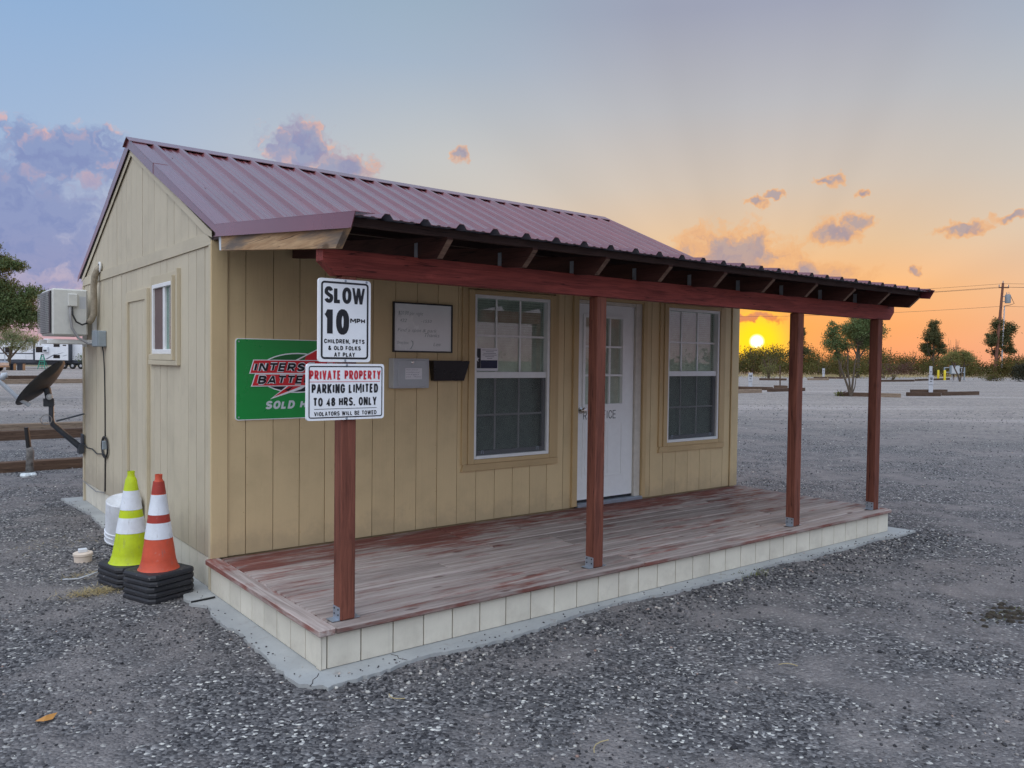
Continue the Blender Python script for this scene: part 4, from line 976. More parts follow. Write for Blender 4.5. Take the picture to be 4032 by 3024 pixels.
db = empty('drop_box', (1.60, -.04, 1.434), 'grey metal drop box with a paper note under the whiteboard', 'drop box')
MB().cbox(1.425, 1.765, -.085, -.001, 1.436, 1.682, .004).build('body', M['grey'], db)
dd = MB().cbox(1.462, 1.735, -.092, -.0852, 1.452, 1.668, .003).build('door', M['grey'], db)
MB().lathe([(0, .006), (.008, .006), (.012, 0)], 12).xform(Matrix.Translation((1.60, -.092, 1.65)) @ Matrix.Rotation(R_(90), 4, 'X')).build('lock', M['chrome'], dd)
note = MB().box(1.53, 1.690, -.0935, -.0925, 1.51, 1.602).build('note', M['paper'], db)
for i, (s_, w_) in enumerate((('Please write on', .11), ('envelope your', .13), ('name & space #', .12), ('paid.   Thanks', .14))): script_text(note, s_, .011, M['pen'], (1.538, -.0936, 1.584 - .019 * i), width=w_, thin=-.01)
hd = empty('wall_file_holder', (1.97, -.04, 1.494), 'dark smoked plastic file holder beside the drop box', 'file holder')
MB().prism([(1.815, 1.668), (2.185, 1.668), (2.15, 1.494), (1.835, 1.494)], 1, -.006, -.001).build('back_plate', M['smoke'], hd)
MB().add([(1.812, -.085, 1.664), (2.182, -.085, 1.664), (2.147, -.05, 1.494), (1.835, -.05, 1.494), (1.815, -.006, 1.668), (2.185, -.006, 1.668), (2.15, -.006, 1.494), (1.835, -.006, 1.494)],
         [(0, 1, 2, 3), (0, 3, 7, 4), (1, 5, 6, 2), (3, 2, 6, 7)]).build('pocket', M['smoke'], hd)
box('leaflet', plain('brown_leaflet', lin(84, 70, 72), .7), hd, 1.87, 2.10, -.045, -.04, 1.50, 1.60, c=.001)

fl = empty('window_flyer', (2.44, .03, 1.575), 'flag-printed flyer taped to the front window by the whiteboard', 'flyer')
fy = .0245
MB().box(2.308, 2.575, fy, fy + .0008, 1.578, 1.785).build('sheet', M['paper'], fl)
MB().box(2.312, 2.378, fy - .0012, fy - .0002, 1.602, 1.78).build('dark_field', M['black'], fl)
MB().box(2.380, 2.565, fy - .0012, fy - .0002, 1.602, 1.675).build('blue_field', M['navy'], fl)
P = []
for i in range(10):
    r_ = .030 if i % 2 == 0 else .012; P.append((2.335 + r_ * math.sin(i * math.pi / 5), 1.685 + r_ * math.cos(i * math.pi / 5)))
flat('star', P, fy - .0013, M['paper'], fl)
for i, w_ in enumerate((.17, .09, .14, .16, .10, .06)): MB().box(2.478 - w_ / 2, 2.478 + w_ / 2, fy - .001, fy - .0002, 1.765 - .015 * i, 1.769 - .015 * i).build('print_line', M['pen'], fl)
# ------------------------------------------------------------------ on and beside the side wall
ac = empty('air_conditioner', (-.27, 4.1, 1.80), 'white outdoor air conditioning unit bracketed to the side wall', 'air conditioner')
ya, yb = 3.74, 4.46
MB().cbox(-.44, -.105, ya, yb, 1.885, 2.375, .015).build('casing', M['acw'], ac)
gr = MB().box(-.452, -.4405, ya + .04, yb - .04, 1.91, 2.35).build('grille', M['blackplastic'], ac)
gm = MB()
for i in range(22): gm.tube([(-.468, ya + .03, 1.92 + .0195 * i), (-.468, yb - .03, 1.92 + .0195 * i)], .003, 4)
for i in range(9): gm.tube([(-.474, ya + .03 + .083 * i, 1.91), (-.474, ya + .03 + .083 * i, 2.345)], .003, 4)
gm.build('grille_wires', M['acg'], gr)
MB().cbox(-.30, -.205, ya - .04, ya - .0005, 2.19, 2.325, .008).build('service_cover', M['acw'], ac)
MB().box(-.185, -.125, ya - .0015, ya - .0003, 2.17, 2.30).build('rating_label', M['grey'], ac)
for y_ in (3.84, 4.36):
    MB().cbox(-.045, -.003, y_ - .02, y_ + .02, 1.775, 2.15, .003).cbox(-.47, -.046, y_ - .02, y_ + .02, 1.80, 1.845, .003).build('bracket', M['white'], ac)
MB().tube([(-.26, ya - .02, 2.19), (-.255, ya - .04, 2.10), (-.225, ya - .05, 2.03), (-.17, ya - .05, 2.0), (-.12, ya - .04, 2.02)], .009, 8).build('power_cable', M['cable'], ac, smooth=True)
MB().tube([(-.275, ya - .02, 2.19), (-.28, ya - .05, 2.08), (-.265, ya - .06, 1.96), (-.21, ya - .08, 1.86), (-.12, ya - .12, 1.80), (-.03, 3.62, 1.79)], .014, 8).build('conduit', M['cableg'], ac, smooth=True)
ls = [(-.10, 3.735, 2.02), (-.075, 3.72, 2.06), (-.055, 3.70, 2.12), (-.055, 3.69, 2.25), (-.06, 3.68, 2.40), (-.055, 3.65, 2.52), (-.035, 3.61, 2.585), (.0, 3.59, 2.61)]
MB().tube(ls, [.03, .034, .033, .032, .032, .034, .036, .037], 10).build('line_set', M['hose'], ac, smooth=True)
MB().lathe([(.036, 0), (.055, 0), (.058, .012), (.036, .018)], 18).xform(Matrix.Translation((-.013, 3.59, 2.612)) @ Matrix.Rotation(R_(-90), 4, 'Y')).build('wall_sleeve', M['white'], ac)
bx = empty('disconnect_box', (-.04, 3.5, 1.77), 'small grey electrical box on the wall below the air conditioner', 'electrical box')
MB().cbox(-.085, -.001, 3.36, 3.62, 1.77, 1.935, .006).build('body', M['greybox'], bx); MB().cbox(-.092, -.0855, 3.365, 3.615, 1.775, 1.94, .002).build('cover', M['greybox'], bx)
MB().tube([(-.03, 3.42, 1.77), (-.02, 3.41, 1.70), (-.012, 3.41, 1.5), (-.008, 3.41, 1.15), (-.008, 3.41, .83)], .006, 6).build('drop_wire', M['cable'], bx)

dish = empty('satellite_dish', (-.03, 4.5, .6), 'dark satellite dish on a bent mast fixed to the rear corner', 'satellite dish')
MB().cbox(-.035, -.017, 4.44, 4.56, .56, .77, .003).build('foot_plate', M['mast'], dish)
MB().tube([(-.03, 4.50, .60), (-.33, 4.47, .90), (-.345, 4.46, .96), (-.345, 4.46, 1.14)], [.034, .030, .027, .026], 12).build('mast', M['mast'], dish, smooth=50)
MB().cbox(-.075, -.03, 4.44, 4.56, .55, .66, .004).build('pivot', M['mast'], dish)
MB().tube([(-.30, 4.44, .935), (-.02, 4.41, 1.01)], .009, 8).build('stay', M['mast'], dish)
nv = Vector((-.66, .33, .67)).normalized(); ax = Vector((.0, 1, 0)).cross(nv).normalized()
cv = Vector((-.395, 4.45, 1.315)); uu = nv.orthogonal().normalized(); ww = nv.cross(uu)
Mx = Matrix.Translation(cv) @ nv.to_track_quat('Z', 'Y').to_matrix().to_4x4()
prof = [(.33 * t, .075 * t * t) for t in [i / 8 for i in range(9)]]
dm = MB().lathe(prof + [(.335, .078), (.33, .070)] + [(.33 * t, .075 * t * t - .007) for t in [i / 8 for i in range(8, -1, -1)]], 40).xform(Mx)
dm.build('reflector', M['dish'], dish, smooth=40)
MB().cbox(-.42, -.32, 4.43, 4.50, 1.10, 1.19, .004).build('mount_bracket', M['mast'], dish)
MB().tube([(-.36, 4.46, 1.15), tuple(cv - nv * .01)], .038, 10).build('mount_neck', M['mast'], dish)
MB().lathe([(0, 0), (.03, 0), (.034, .03), (.02, .045), (0, .05)], 12).xform(Matrix.Translation((-.375, 4.40, 1.205)) @ Matrix.Rotation(R_(70), 4, 'X')).build('adjuster_cap', M['grey'], dish)
MB().tube([(-.56, 4.40, 1.12), (-.66, 4.41, 1.19), (-.86, 4.43, 1.41), (-1.0, 4.44, 1.55)], .022, 8).build('feed_arm', M['arm'], dish)
MB().tube([(-.82, 4.43, 1.405), (-.80, 4.43, 1.45), (-.765, 4.43, 1.455)], [.028, .035, .03], 10).build('receiver_head', M['arm'], dish, smooth=True)
MB().tube([(-.40 + .055 * math.sin(a), 4.43, .955 + .055 * math.cos(a)) for a in [i * 2 * math.pi / 18 for i in range(19)]] , .005, 6, False).build('cable_loop', M['cableg'], dish)

coil = empty('cable_coil', (-.02, 3.38, .60), 'coil of black cable hung on the side wall', 'cable coil')
for i in range(4):
    MB().tube([(-.014 - .007 * (i % 2), 3.38 + (.125 + .007 * i) * math.sin(a), .722 + (.092 + .007 * i) * math.cos(a)) for a in [k * 2 * math.pi / 24 for k in range(25)]], .005, 6, False).build('loop', M['cable'], coil)
MB().cbox(-.045, -.002, 3.34, 3.38, .70, .79, .004).build('splitter', M['greybox'], coil)
MB().tube([(-.01, 3.40, .62), (-.009, 3.41, .45), (-.009, 3.42, .25)], .007, 6).build('tail', M['cable'], coil)
MB().tube([(-.012, 3.50, .64), (-.02, 3.75, .615), (-.018, 4.0, .645), (-.014, 4.3, .63), (-.02, 4.45, .67)], .006, 6).build('tail', M['cable'], coil)
MB().tube([(-.012, 3.43, .24), (-.02, 3.8, .20), (-.02, 4.2, .215), (-.02, 4.5, .23)], .005, 6).build('tail', M['cableg'], coil)

# cones
def cone(mat, band2, H, rb, rt, lab, group, base_w=.36, stripes=((.60, .80), (.36, .52))):
    t = empty('traffic_cone', (0, 0, 0), lab, 'traffic cone', group)
    h = base_w / 2; c = .035
    P = [(h - c, -h), (h, -h + c), (h, h - c), (h - c, h), (-h + c, h), (-h, h - c), (-h, -h + c), (-h + c, -h)]
    b = MB(); s = [(1.0, 0), (1.0, .018), (.965, .030), (.93, .034)]
    for k, z in s: b.v += [(x * k, y * k, z) for x, y in P]
    for k in range(3): b.f += [(8 * k + i, 8 * k + (i + 1) % 8, 8 * k + 8 + (i + 1) % 8, 8 * k + 8 + i) for i in range(8)]
    b.f += [tuple(range(7, -1, -1)), tuple(range(24, 32))]
    b.build('base', M['rubber'], t)
    r = lambda z: rb + (rt - rb) * (z / H)
    prof = [(rb + .012, .034), (rb + .002, .045)] + [(r(z), z) for z in (.1, .3, .5, H - .06)]
    prof += [(r(H) + .001, H - .045), (r(H) - .004, H - .03), (r(H) - .003, H), (r(H) - .005, H), (r(H) - .0035, H - .06), (rb - .003, .036)]
    MB().lathe(prof, 28).build('shell', mat, t, smooth=35)
    for a, b_ in stripes:
        za, zb_ = a * H, b_ * H
        MB().lathe([(r(za) + .0022, za), (r(zb_) + .0022, zb_)], 28).build('reflective_collar', M['reflect'], t, smooth=True)
    if band2:
        za, zb_ = stripes[1][1] * H, stripes[0][0] * H
        MB().lathe([(r(za) + .0016, za), (r(zb_) + .0016, zb_)], 28).build('dark_band', band2, t, smooth=True)
        MB().lathe([(r(.81 * H) + .0016, .81 * H), (r(.93 * H) + .0016, .93 * H)], 28).build('dark_band', band2, t, smooth=True)
    return t
def stack(proto, n, x, y, rz, step, labels, jit):
    for i in range(n):
        o = proto if i == n - 1 else copy_tree(proto)
        o.location = (x + random.uniform(-jit, jit) * (i < n - 1), y + random.uniform(-jit, jit) * (i < n - 1), GZ + .004 + step * i); o.rotation_euler.z = R_(rz + (random.uniform(-4, 4) if i < n - 1 else 0))
        o['label'] = labels[n - 1 - i]
oc = cone(M['orange'], M['darkorange'], .70, .128, .028, '', 'cones stacked by the side wall')
stack(oc, 5, -.318, .17, 20, .0395, ['faded orange cone on top of its stack by the wall', 'second cone down in the orange stack, only its black base showing', 'third cone down in the orange stack, only its black base showing', 'fourth cone down in the orange stack, only its black base showing', 'bottom cone of the orange stack, its black base on the gravel'], .0015)
lc = cone(M['lime'], None, .71, .145, .029, '', 'cones stacked by the side wall')
stack(lc, 4, -.388, .655, 12, .040, ['lime yellow cone on top of its stack by the wall', 'second cone down in the lime stack, only its black base showing', 'third cone down in the lime stack, only its black base showing', 'bottom cone of the lime stack, its black base on the gravel'], .0015)

bk = empty('bucket', (0, 0, 0), 'white plastic bucket tipped upside down behind the cones', 'bucket')
prof = [(.158, 0), (.161, .012), (.156, .016), (.156, .05), (.161, .055), (.161, .062), (.155, .066), (.154, .085), (.1595, .09), (.1595, .098), (.153, .103), (.144, .375), (.138, .382), (.131, .378), (0, .376)]
MB().lathe(prof, 36).build('body', M['bucket'], bk, smooth=35)
MB().lathe([(.045, .3765), (.052, .380), (.056, .3765)], 24).build('base_ring', M['bucket'], bk, smooth=True)
MB().tube([(.164 * math.cos(a), .164 * math.sin(a), .075 - .03 * math.sin((a + 2.4) / 2.6 * math.pi)) for a in [-2.4 + 2.6 * i / 12 for i in range(13)]], .003, 5).build('bail', M['greymet'], bk)
bk.location = (-.135, 2.02, GZ + .158 * math.sin(R_(17)) + .004); bk.rotation_euler = (R_(16), R_(-4), 0)
pc = empty('cleanout_cap', (-.556, 1.53, GZ), 'cream round pipe cap with a square nub on the gravel', 'pipe cap')
MB().lathe([(.066, 0), (.068, .045), (.064, .05), (.075, .052), (.075, .07), (.068, .076), (0, .077)], 28, (-.556, 1.53, GZ)).build('cap', M['pvc'], pc, smooth=35)
box('nub', M['bucket'], pc, -.59, -.525, 1.505, 1.555, GZ + .076, GZ + .105, c=.004)
wr = MB().tube([(-.80, .93, GZ + .02), (-.76, .93, GZ + .016), (-.70, .90, GZ + .018), (-.62, .90, GZ + .035), (-.56, .90, GZ + .05)], .006, 6).build('loose_wire', M['grey'], None, smooth=True)
tag(wr, 'short pale cable end lying beside the lime cone stack', 'cable')
rod = MB().tube([(-.21, -.215, .006), (-.045, -.20, .008)], .007, 6).build('metal_rod', M['cable']); tag(rod, 'short dark rod lying on the slab by the cones', 'rod')

# litter, tufts
def tuft(n, cx, cy, sx, sy, h, lay, mat, name, lab, w=.0022):
    V = np.zeros((n, 4, 3)); p = np.stack([rng.normal(cx, sx, n), rng.normal(cy, sy, n), np.full(n, GZ + .004)], 1)
    th = rng.uniform(0, 2 * math.pi, n); L = rng.uniform(.4, 1, n) * h
    d = np.stack([np.cos(th) * lay, np.sin(th) * lay, rng.uniform(.05, 1, n) * (1 - lay) + .04], 1) * L[:, None]
    s = np.stack([-np.sin(th), np.cos(th), 0 * th], 1) * w
    V[:, 0] = p - s; V[:, 1] = p + s; V[:, 2] = p + d + s * .3; V[:, 3] = p + d - s * .3
    F = np.arange(n * 4).reshape(n, 4)
    o = put(name, np_mesh(name, V.reshape(-1, 3), F, mat)); tag(o, lab, kind='stuff'); return o
tuft(420, -.66, .50, .10, .055, .11, .75, M['straw'], 'dry_grass', 'flattened dry grass in front of the lime cones', .002)
tuft(120, -.62, 1.05, .10, .06, .08, .7, M['straw'], 'dry_grass', 'thin dry grass between the cones and the pipe cap', .0018)
tuft(90, -.62, 2.3, .25, .15, .08, .8, M['straw'], 'dry_grass', 'straw scattered left of the bucket', .0018)
for i, (x_, y_, a, l, lab) in enumerate(((.60, -3.35, .3, .14, 'curved dry stalk on the gravel below the deck'), (.15, -2.36, 1.9, .10, 'thin dry stalk beside the slab corner'), (-1.05, -2.9, -.2, .09, 'straight straw on the dark gravel at left'), (2.1, -3.3, -.9, .10, 'dry stalk on the gravel at right'))):
    o = MB().tube([(x_ + l * (t - .5) * math.cos(a) - .03 * math.sin(a) * math.sin(t * 3), y_ + l * (t - .5) * math.sin(a) + .03 * math.cos(a) * math.sin(t * 3), GZ + .014) for t in (0, .25, .5, .75, 1)], .0025, 5).build('dry_stalk', M['straw']); tag(o, lab, 'stalk')
lf_ = MB().add([(-1.32, -1.62, GZ + .018), (-1.27, -1.60, GZ + .026), (-1.22, -1.57, GZ + .015), (-1.25, -1.63, GZ + .012), (-1.29, -1.65, GZ + .02)], [(0, 1, 2, 3, 4)]).build('dead_leaf', plain('orange_leaf', lin(200, 140, 70), .7)); tag(lf_, 'orange dead leaf on the dark gravel at lower left', 'leaf')
weed = tuft(160, 3.62, -1.99, .10, .04, .07, .4, M['grassg'], 'weeds', 'small weeds growing beside the slab edge', .002)

dirt = MB(); 
for i in range(70):
    x_, y_ = random.gauss(4.2, .16), random.gauss(-3.66, .07); r_ = random.uniform(.008, .03)
    dirt.lathe([(0, r_ * .7), (r_ * .7, r_ * .5), (r_, 0)], 6, (x_, y_, GZ))
dirt.build('dirt_clods', plain('dark_brown_dirt', lin(62, 54, 44), .95, 0, .3, 20), None, label='dark clods of dirt on the gravel at the right edge', kind='stuff')
tuft(60, 4.2, -3.64, .15, .06, .06, .7, M['grassg'], 'weeds', 'weeds among the dark clods at the right edge', .002)
# ------------------------------------------------------------------ timbers on the lot
def timber(a, b, lab, mat='tie', w=.18, h=.18, z=GZ):
    A, B_ = Vector((*a, z)), Vector((*b, z)); L = (B_ - A).length; d = (B_ - A).normalized()
    me, c = MB().cbox(-L / 2, L / 2, -w / 2, w / 2, -h / 2, h / 2, .012).mesh('landscape_timber', M[mat])
    o = put('landscape_timber', me, None, (A + B_) / 2 + Vector((0, 0, h / 2 - .01))); o.rotation_euler.z = math.atan2(d.y, d.x)
    return tag(o, lab, 'timber', 'landscape timbers on the gravel lot')
timber((-2.2, 7.78), (1.6, 7.78), 'long timber edging nearest behind the dish', 'tie', .17, .16)
timber((-2.2, 12.9), (2.2, 12.86), 'dark timber rail beyond the pipe riser, lower of the pair', 'tie', .2, .2)
timber((-2.0, 13.9), (2.6, 13.85), 'timber just behind the dark rail at far left', 'tie_pale', .2, .26)
timber((3.2, 49.0), (8.3, 49.6), 'pale timber across the lot in line with the dish top', 'tie_pale', .2, .28)
timber((4.2, 55.9), (6.6, 56.2), 'brown timber beyond the dish at left, nearer the trailer', 'tie', .2, .34)
for (a, b), lab, mt in zip((((35.61, 21.81), (38.38, 21.87)), ((41.36, 25.64), (42.69, 23.93)), ((40.04, 22.47), (43.69, 22.37)), ((46.43, 26.36), (46.96, 25.63)), ((68.39, 42.66), (70.68, 41.08)), ((74.82, 41.19), (77.66, 40.54)), ((84.42, 46.29), (88.08, 44.28)),
                            ((38.4, 17.14), (39.31, 15.88)), ((39.36, 15.83), (40.09, 14.54)), ((42.48, 15.36), (44.26, 14.4)), ((47.75, 17.64), (50.22, 16.63)), ((45.29, 14.69), (48.88, 14.29)), ((77.14, 34.45), (82.86, 33.98)), ((86.09, 35.28), (99.25, 37.49))),
                           ('timber in front of hookup post 10', 'timber behind hookup post 10', 'timber running behind the third porch post', 'short timber at the foot of the thin dark stake', 'timber by the leafy shrub below the sun', 'front timber at the middle far hookup post', 'rear timber at the middle far hookup post',
                            'dark timber at the foot of the mesquite tree', 'pale timber right of the end porch post', 'front left timber by hookup post 18', 'rear timber behind hookup post 18', 'front right timber by hookup post 18', 'far timber right of the end porch post', 'far timber left of the yellow bollards'),
                           ('tie_pale', 'tie', 'tie', 'tie', 'tie', 'tie_pale', 'tie', 'tie', 'tie_pale', 'tie', 'tie', 'tie', 'tie', 'tie')):
    timber(a, b, lab, mt, .2, .22)
pr = empty('pipe_riser', (-.2, 7.2, GZ), 'wrapped pipe riser standing before the timber at left', 'pipe')
MB().tube([(-.21, 7.2, GZ), (-.20, 7.2, .32), (-.215, 7.2, .38)], [.055, .05, .04], 10).build('wrapping', plain('ragged_wrap', lin(120, 116, 112), .9, 0, .3, 20), pr, smooth=True)
MB().tube([(-.215, 7.2, .36), (-.245, 7.2, .66)], [.035, .03], 10).build('pipe', M['cable'], pr)
for i in range(5): MB().lathe([(0, .05), (.04, .045), (.055, .02), (.05, 0)], 7, (-.21 + random.uniform(-.08, .1), 7.12 + random.uniform(-.05, .05), GZ)).build('rag', M['palegrey'], pr)

# ------------------------------------------------------------------ foliage helpers
def blob_pts(blobs, n, per=26, spread=.22):
    """leaf positions: small clumps scattered through the blobs, denser to the outside"""
    w = np.array([b[3] * b[4] * b[5] for b in blobs]); w = w ** .8 / (w ** .8).sum()
    k = max(1, n // per); idx = rng.choice(len(blobs), k, p=w); B = np.array(blobs)[idx]
    d = rng.normal(size=(k, 3)); d /= np.linalg.norm(d, axis=1)[:, None]; r = rng.uniform(0.12, 1, k) ** .55
    c = B[:, :3] + d * r[:, None] * B[:, 3:6]
    rad = (B[:, 3:6].mean(1) * spread)
    p = c[:, None] + rng.normal(size=(k, per, 3)) * rad[:, None, None] * np.array([1, 1, .7])
    return p.reshape(-1, 3)
def leaf_np(p, size, asp=.42, droop=0.0):
    n = len(p); a = rng.normal(size=(n, 3)); a[:, 2] -= droop; a /= np.linalg.norm(a, axis=1)[:, None]
    b = np.cross(a, rng.normal(size=(n, 3))); b /= np.linalg.norm(b, axis=1)[:, None]
    s = size * rng.uniform(.6, 1.35, n)[:, None]
    V = np.stack([p - a * s * .5, p + b * s * asp * .5, p + a * s * .5, p - b * s * asp * .5], 1)
    return V.reshape(-1, 3), np.arange(n * 4).reshape(n, 4)
def tree(name, base, trunks, blobs, n, size, mat, lab, cat='tree', bark='bark', per=26, spread=.22, twigs=60, asp=.42, droop=0.0, group=None):
    t = empty(name, base, lab, cat, group); bz = Vector(base)
    m = MB(); tips = []
    for pts, r0, r1 in trunks:
        k = len(pts); m.tube([bz + Vector(p) for p in pts], [r0 + (r1 - r0) * i / (k - 1) for i in range(k)], 7); tips.append((bz + Vector(pts[-1]), r1)); 
        if k > 2: tips.append((bz + Vector(pts[-2]), r1 * 1.2))
    bl = [(base[0] + b[0], base[1] + b[1], base[2] + b[2], *b[3:]) for b in blobs]
    for i in range(twigs):
        b = bl[i % len(bl)]; q = Vector(b[:3]) + Vector((random.gauss(0, .45) * b[3], random.gauss(0, .45) * b[4], random.gauss(0, .45) * b[5]))
        s, r = min(tips, key=lambda t_: (t_[0] - q).length); mid_ = s.lerp(q, .5) + Vector((0, 0, .06 * (q - s).length))
        m.tube([s, mid_, q], [r * .7, r * .42, r * .15], 4)
    m.build('trunk', M[bark], t, smooth=60)
    V, F = leaf_np(blob_pts(bl, n, per, spread), size, asp, droop)
    put('crown', np_mesh('crown', V - np.array(base), F, M[mat]), t, base)
    return t

# right background
tree('mesquite_tree', (38.66, 16.51, GZ), [([(0, 0, 0), (-.12, .1, .5), (-.42, .35, 1.5), (-.65, .5, 2.4)], .075, .03), ([(0.03, 0, 0), (.05, -.05, .6), (.14, -.1, 1.6), (.25, -.2, 2.7)], .07, .028), ([(0, .03, 0), (-.05, .05, .7), (-.2, .1, 1.5), (-.2, .1, 2.3)], .06, .025), ([(.02, -.02, 0), (.18, -.12, .5), (.2, -.2, 1.3)], .04, .015)],
     [(-.75, .6, 3.0, .65, .6, .65), (-.85, .65, 3.6, .35, .35, .35), (.15, -.1, 3.55, .75, .7, .6), (.55, -.4, 3.9, .5, .5, .45), (-.25, .2, 2.65, .45, .4, .3), (.7, -.55, 3.0, .45, .5, .5), (.9, -.7, 3.5, .6, .6, .5), (-.55, .45, 2.2, .3, .3, .25)], 17000, .09, 'leaf_dark', 'spindly mesquite tree on the lot seen between the last two posts', twigs=90, spread=.2)
TREE_XY = (97.3, 47.9)
def poplar(base, h, lobes, lab, n=5200):
    lobes = [(x + random.gauss(0, .25), y + random.gauss(0, .25), z + random.gauss(0, .2), rx * .88, ry * .88, rz * .92) for x, y, z, rx, ry, rz in lobes] + [(x + random.uniform(-1, 1) * rx, y + random.uniform(-1, 1) * ry, z + random.uniform(-.8, .8) * rz, rx * .38, ry * .38, rz * .4) for x, y, z, rx, ry, rz in lobes for _ in range(2)]
    return tree('poplar_tree', base, [([(0, 0, 0), (.05, 0, h * .3), (0, 0, h * .65), (0, 0, h * .9)], .24, .06), ([(0, 0, h * .25), (.8, -.6, h * .42), (1.1, -.85, h * .6)], .12, .04), ([(0, 0, h * .25), (-.7, .55, h * .45), (-.8, .65, h * .6)], .11, .04)], lobes, int(n * 2.3), .25, 'leaf_poplar', lab, 'tree', per=30, spread=.36, twigs=80, group='tall trees behind the scrub')
poplar((130.3, 53.3, GZ), 9.1, [(0, 0, 7.9, .75, .75, 1.1), (-.2, .15, 6.3, 1.0, 1.0, 1.2), (.5, -.4, 5.9, .85, .85, 1.3), (-.3, .25, 4.6, .9, .9, 1.0), (.75, -.6, 4.4, .95, .95, .8), (1.3, -1.0, 4.9, .5, .5, .5), (.1, 0, 3.4, .7, .7, .7)], 'tall rounded tree standing alone between porch and utility pole')
poplar((139.9, 47.6, GZ), 9.8, [(-.3, .25, 8.6, .9, .9, 1.1), (-.7, .55, 7.0, 1.0, 1.0, 1.2), (1.1, -.85, 8.2, .9, .9, 1.0), (1.35, -1.05, 6.6, .95, .95, 1.1), (-.9, .7, 5.3, 1.0, 1.0, .9), (.3, -.2, 5.4, .9, .9, 1.1), (1.2, -.95, 4.7, .95, .95, .8), (-.3, .3, 4.0, .8, .8, .8), (1.6, -1.3, 5.3, .5, .5, .6)], 'forked tall tree behind the utility pole', 6400)
poplar((104.5, 60.9, GZ), 7.6, [(0, 0, 6.3, .5, .5, .9), (.3, -.25, 5.0, .7, .7, .9), (-.4, .3, 4.6, .75, .75, .9), (.6, -.5, 3.9, .8, .8, .7), (-.6, .5, 3.6, .7, .7, .7)], 'pointed tree half hidden behind the third porch post', 3000)
poplar((TREE_XY[0], TREE_XY[1], GZ), 9.6, [(0, 0, 8.2, 1.0, 1.0, 1.0), (.4, -.3, 6.6, 1.3, 1.3, 1.2), (-.5, .4, 6.0, 1.2, 1.2, 1.0), (.2, 0, 4.6, 1.2, 1.2, 1.0)], 'tall tree behind the spindly mesquite, left of the end post', 4600)
tree('desert_willow', (89.6, 32.25, GZ), [([(0, 0, 0), (-.15, .1, .6), (-.5, .4, 1.5), (-.8, .6, 2.2)], .10, .04), ([(0, 0, 0), (.1, -.1, .7), (.3, -.25, 1.7), (.3, -.3, 2.4)], .09, .04)],
     [(-.4, .3, 2.7, .9, .9, .6), (.5, -.4, 2.6, .8, .8, .55), (-1.1, .85, 2.3, .7, .7, .5), (.1, -.1, 3.1, .6, .6, .4), (1.0, -.8, 2.1, .5, .5, .5)], 3600, .16, 'leaf_willow', 'feathery pale tree arching over the grey meter cabinet', spread=.3)
tree('juniper_hedge', (99.6, 28.9, GZ), [([(0, 0, 0), (0, 0, 1.5)], .12, .05)], [(0, 0, 1.1, 1.7, 1.5, 1.15), (-1.0, .8, .9, 1.1, 1.0, 1.0), (1.2, -.9, 1.1, 1.2, 1.2, 1.1), (-.9, .75, 1.5, .7, .7, .6)], 6500, .16, 'leaf_hedge', 'dark clipped juniper bush at the right edge', 'bush', twigs=10, spread=.2)
def shrub(base, blobs, n, size, mat, lab, stems=8, h=1.4, bark='twig', **k):
    tr_ = []
    for i in range(stems):
        a = random.uniform(0, 6.28); l = random.uniform(.3, .9)
        tr_.append(([(0, 0, 0), (l * .4 * math.cos(a), l * .4 * math.sin(a), h * .5), (l * math.cos(a), l * math.sin(a), h * random.uniform(.8, 1.15))], .03, .01))
    return tree('shrub', base, tr_, blobs, n, size, mat, lab, 'shrub', bark, **k)
shrub((69.6, 42.4, GZ), [(0, 0, .5, .7, .7, .5), (.2, -.1, 1.2, .7, .7, .6), (-.4, .3, 1.1, .5, .5, .5)], 1100, .12, 'leaf_willow', 'leafy shrub with bare stems below the setting sun', 12, 2.2, spread=.3)
shrub((38.35, 16.95, GZ), [(0, 0, .12, .22, .22, .16)], 240, .07, 'grassg', 'low weedy clump at the end of the mesquite timber', 5, .35, twigs=6)
shrub((97.5, 31.6, GZ), [(0, 0, .4, 1.2, 1.0, .5), (-.8, .7, .35, .8, .8, .4)], 1300, .15, 'leaf_scrub', 'low green shrub right of the meter cabinet', 5, .7)
shrub((125.0, 57.5, GZ), [(0, 0, 1.0, 3.0, 2.4, 1.0), (2.0, -1.6, 1.1, 2.2, 2.0, 1.0)], 3000, .2, 'purple', 'purplish brown bush at the foot of the lone tall tree', 8, 1.8)
shrub((79.5, 34.6, GZ), [(0, 0, .5, .35, .35, .4)], 200, .09, 'leaf_scrub', 'sparse sapling just right of the end porch post', 5, 1.0)
for bx_, by_, hh, ll in ((128.6, 59.4, 3.4, 'bare feathery sapling left of the lone tall tree'), (97.0, 36.0, 4.3, 'bare twiggy bush top behind the arching pale tree')):
    shrub((bx_, by_, GZ), [(0, 0, hh * .75, 1.2, 1.2, hh * .22)], 320, .16, 'leaf_scrub', ll, 14, hh)

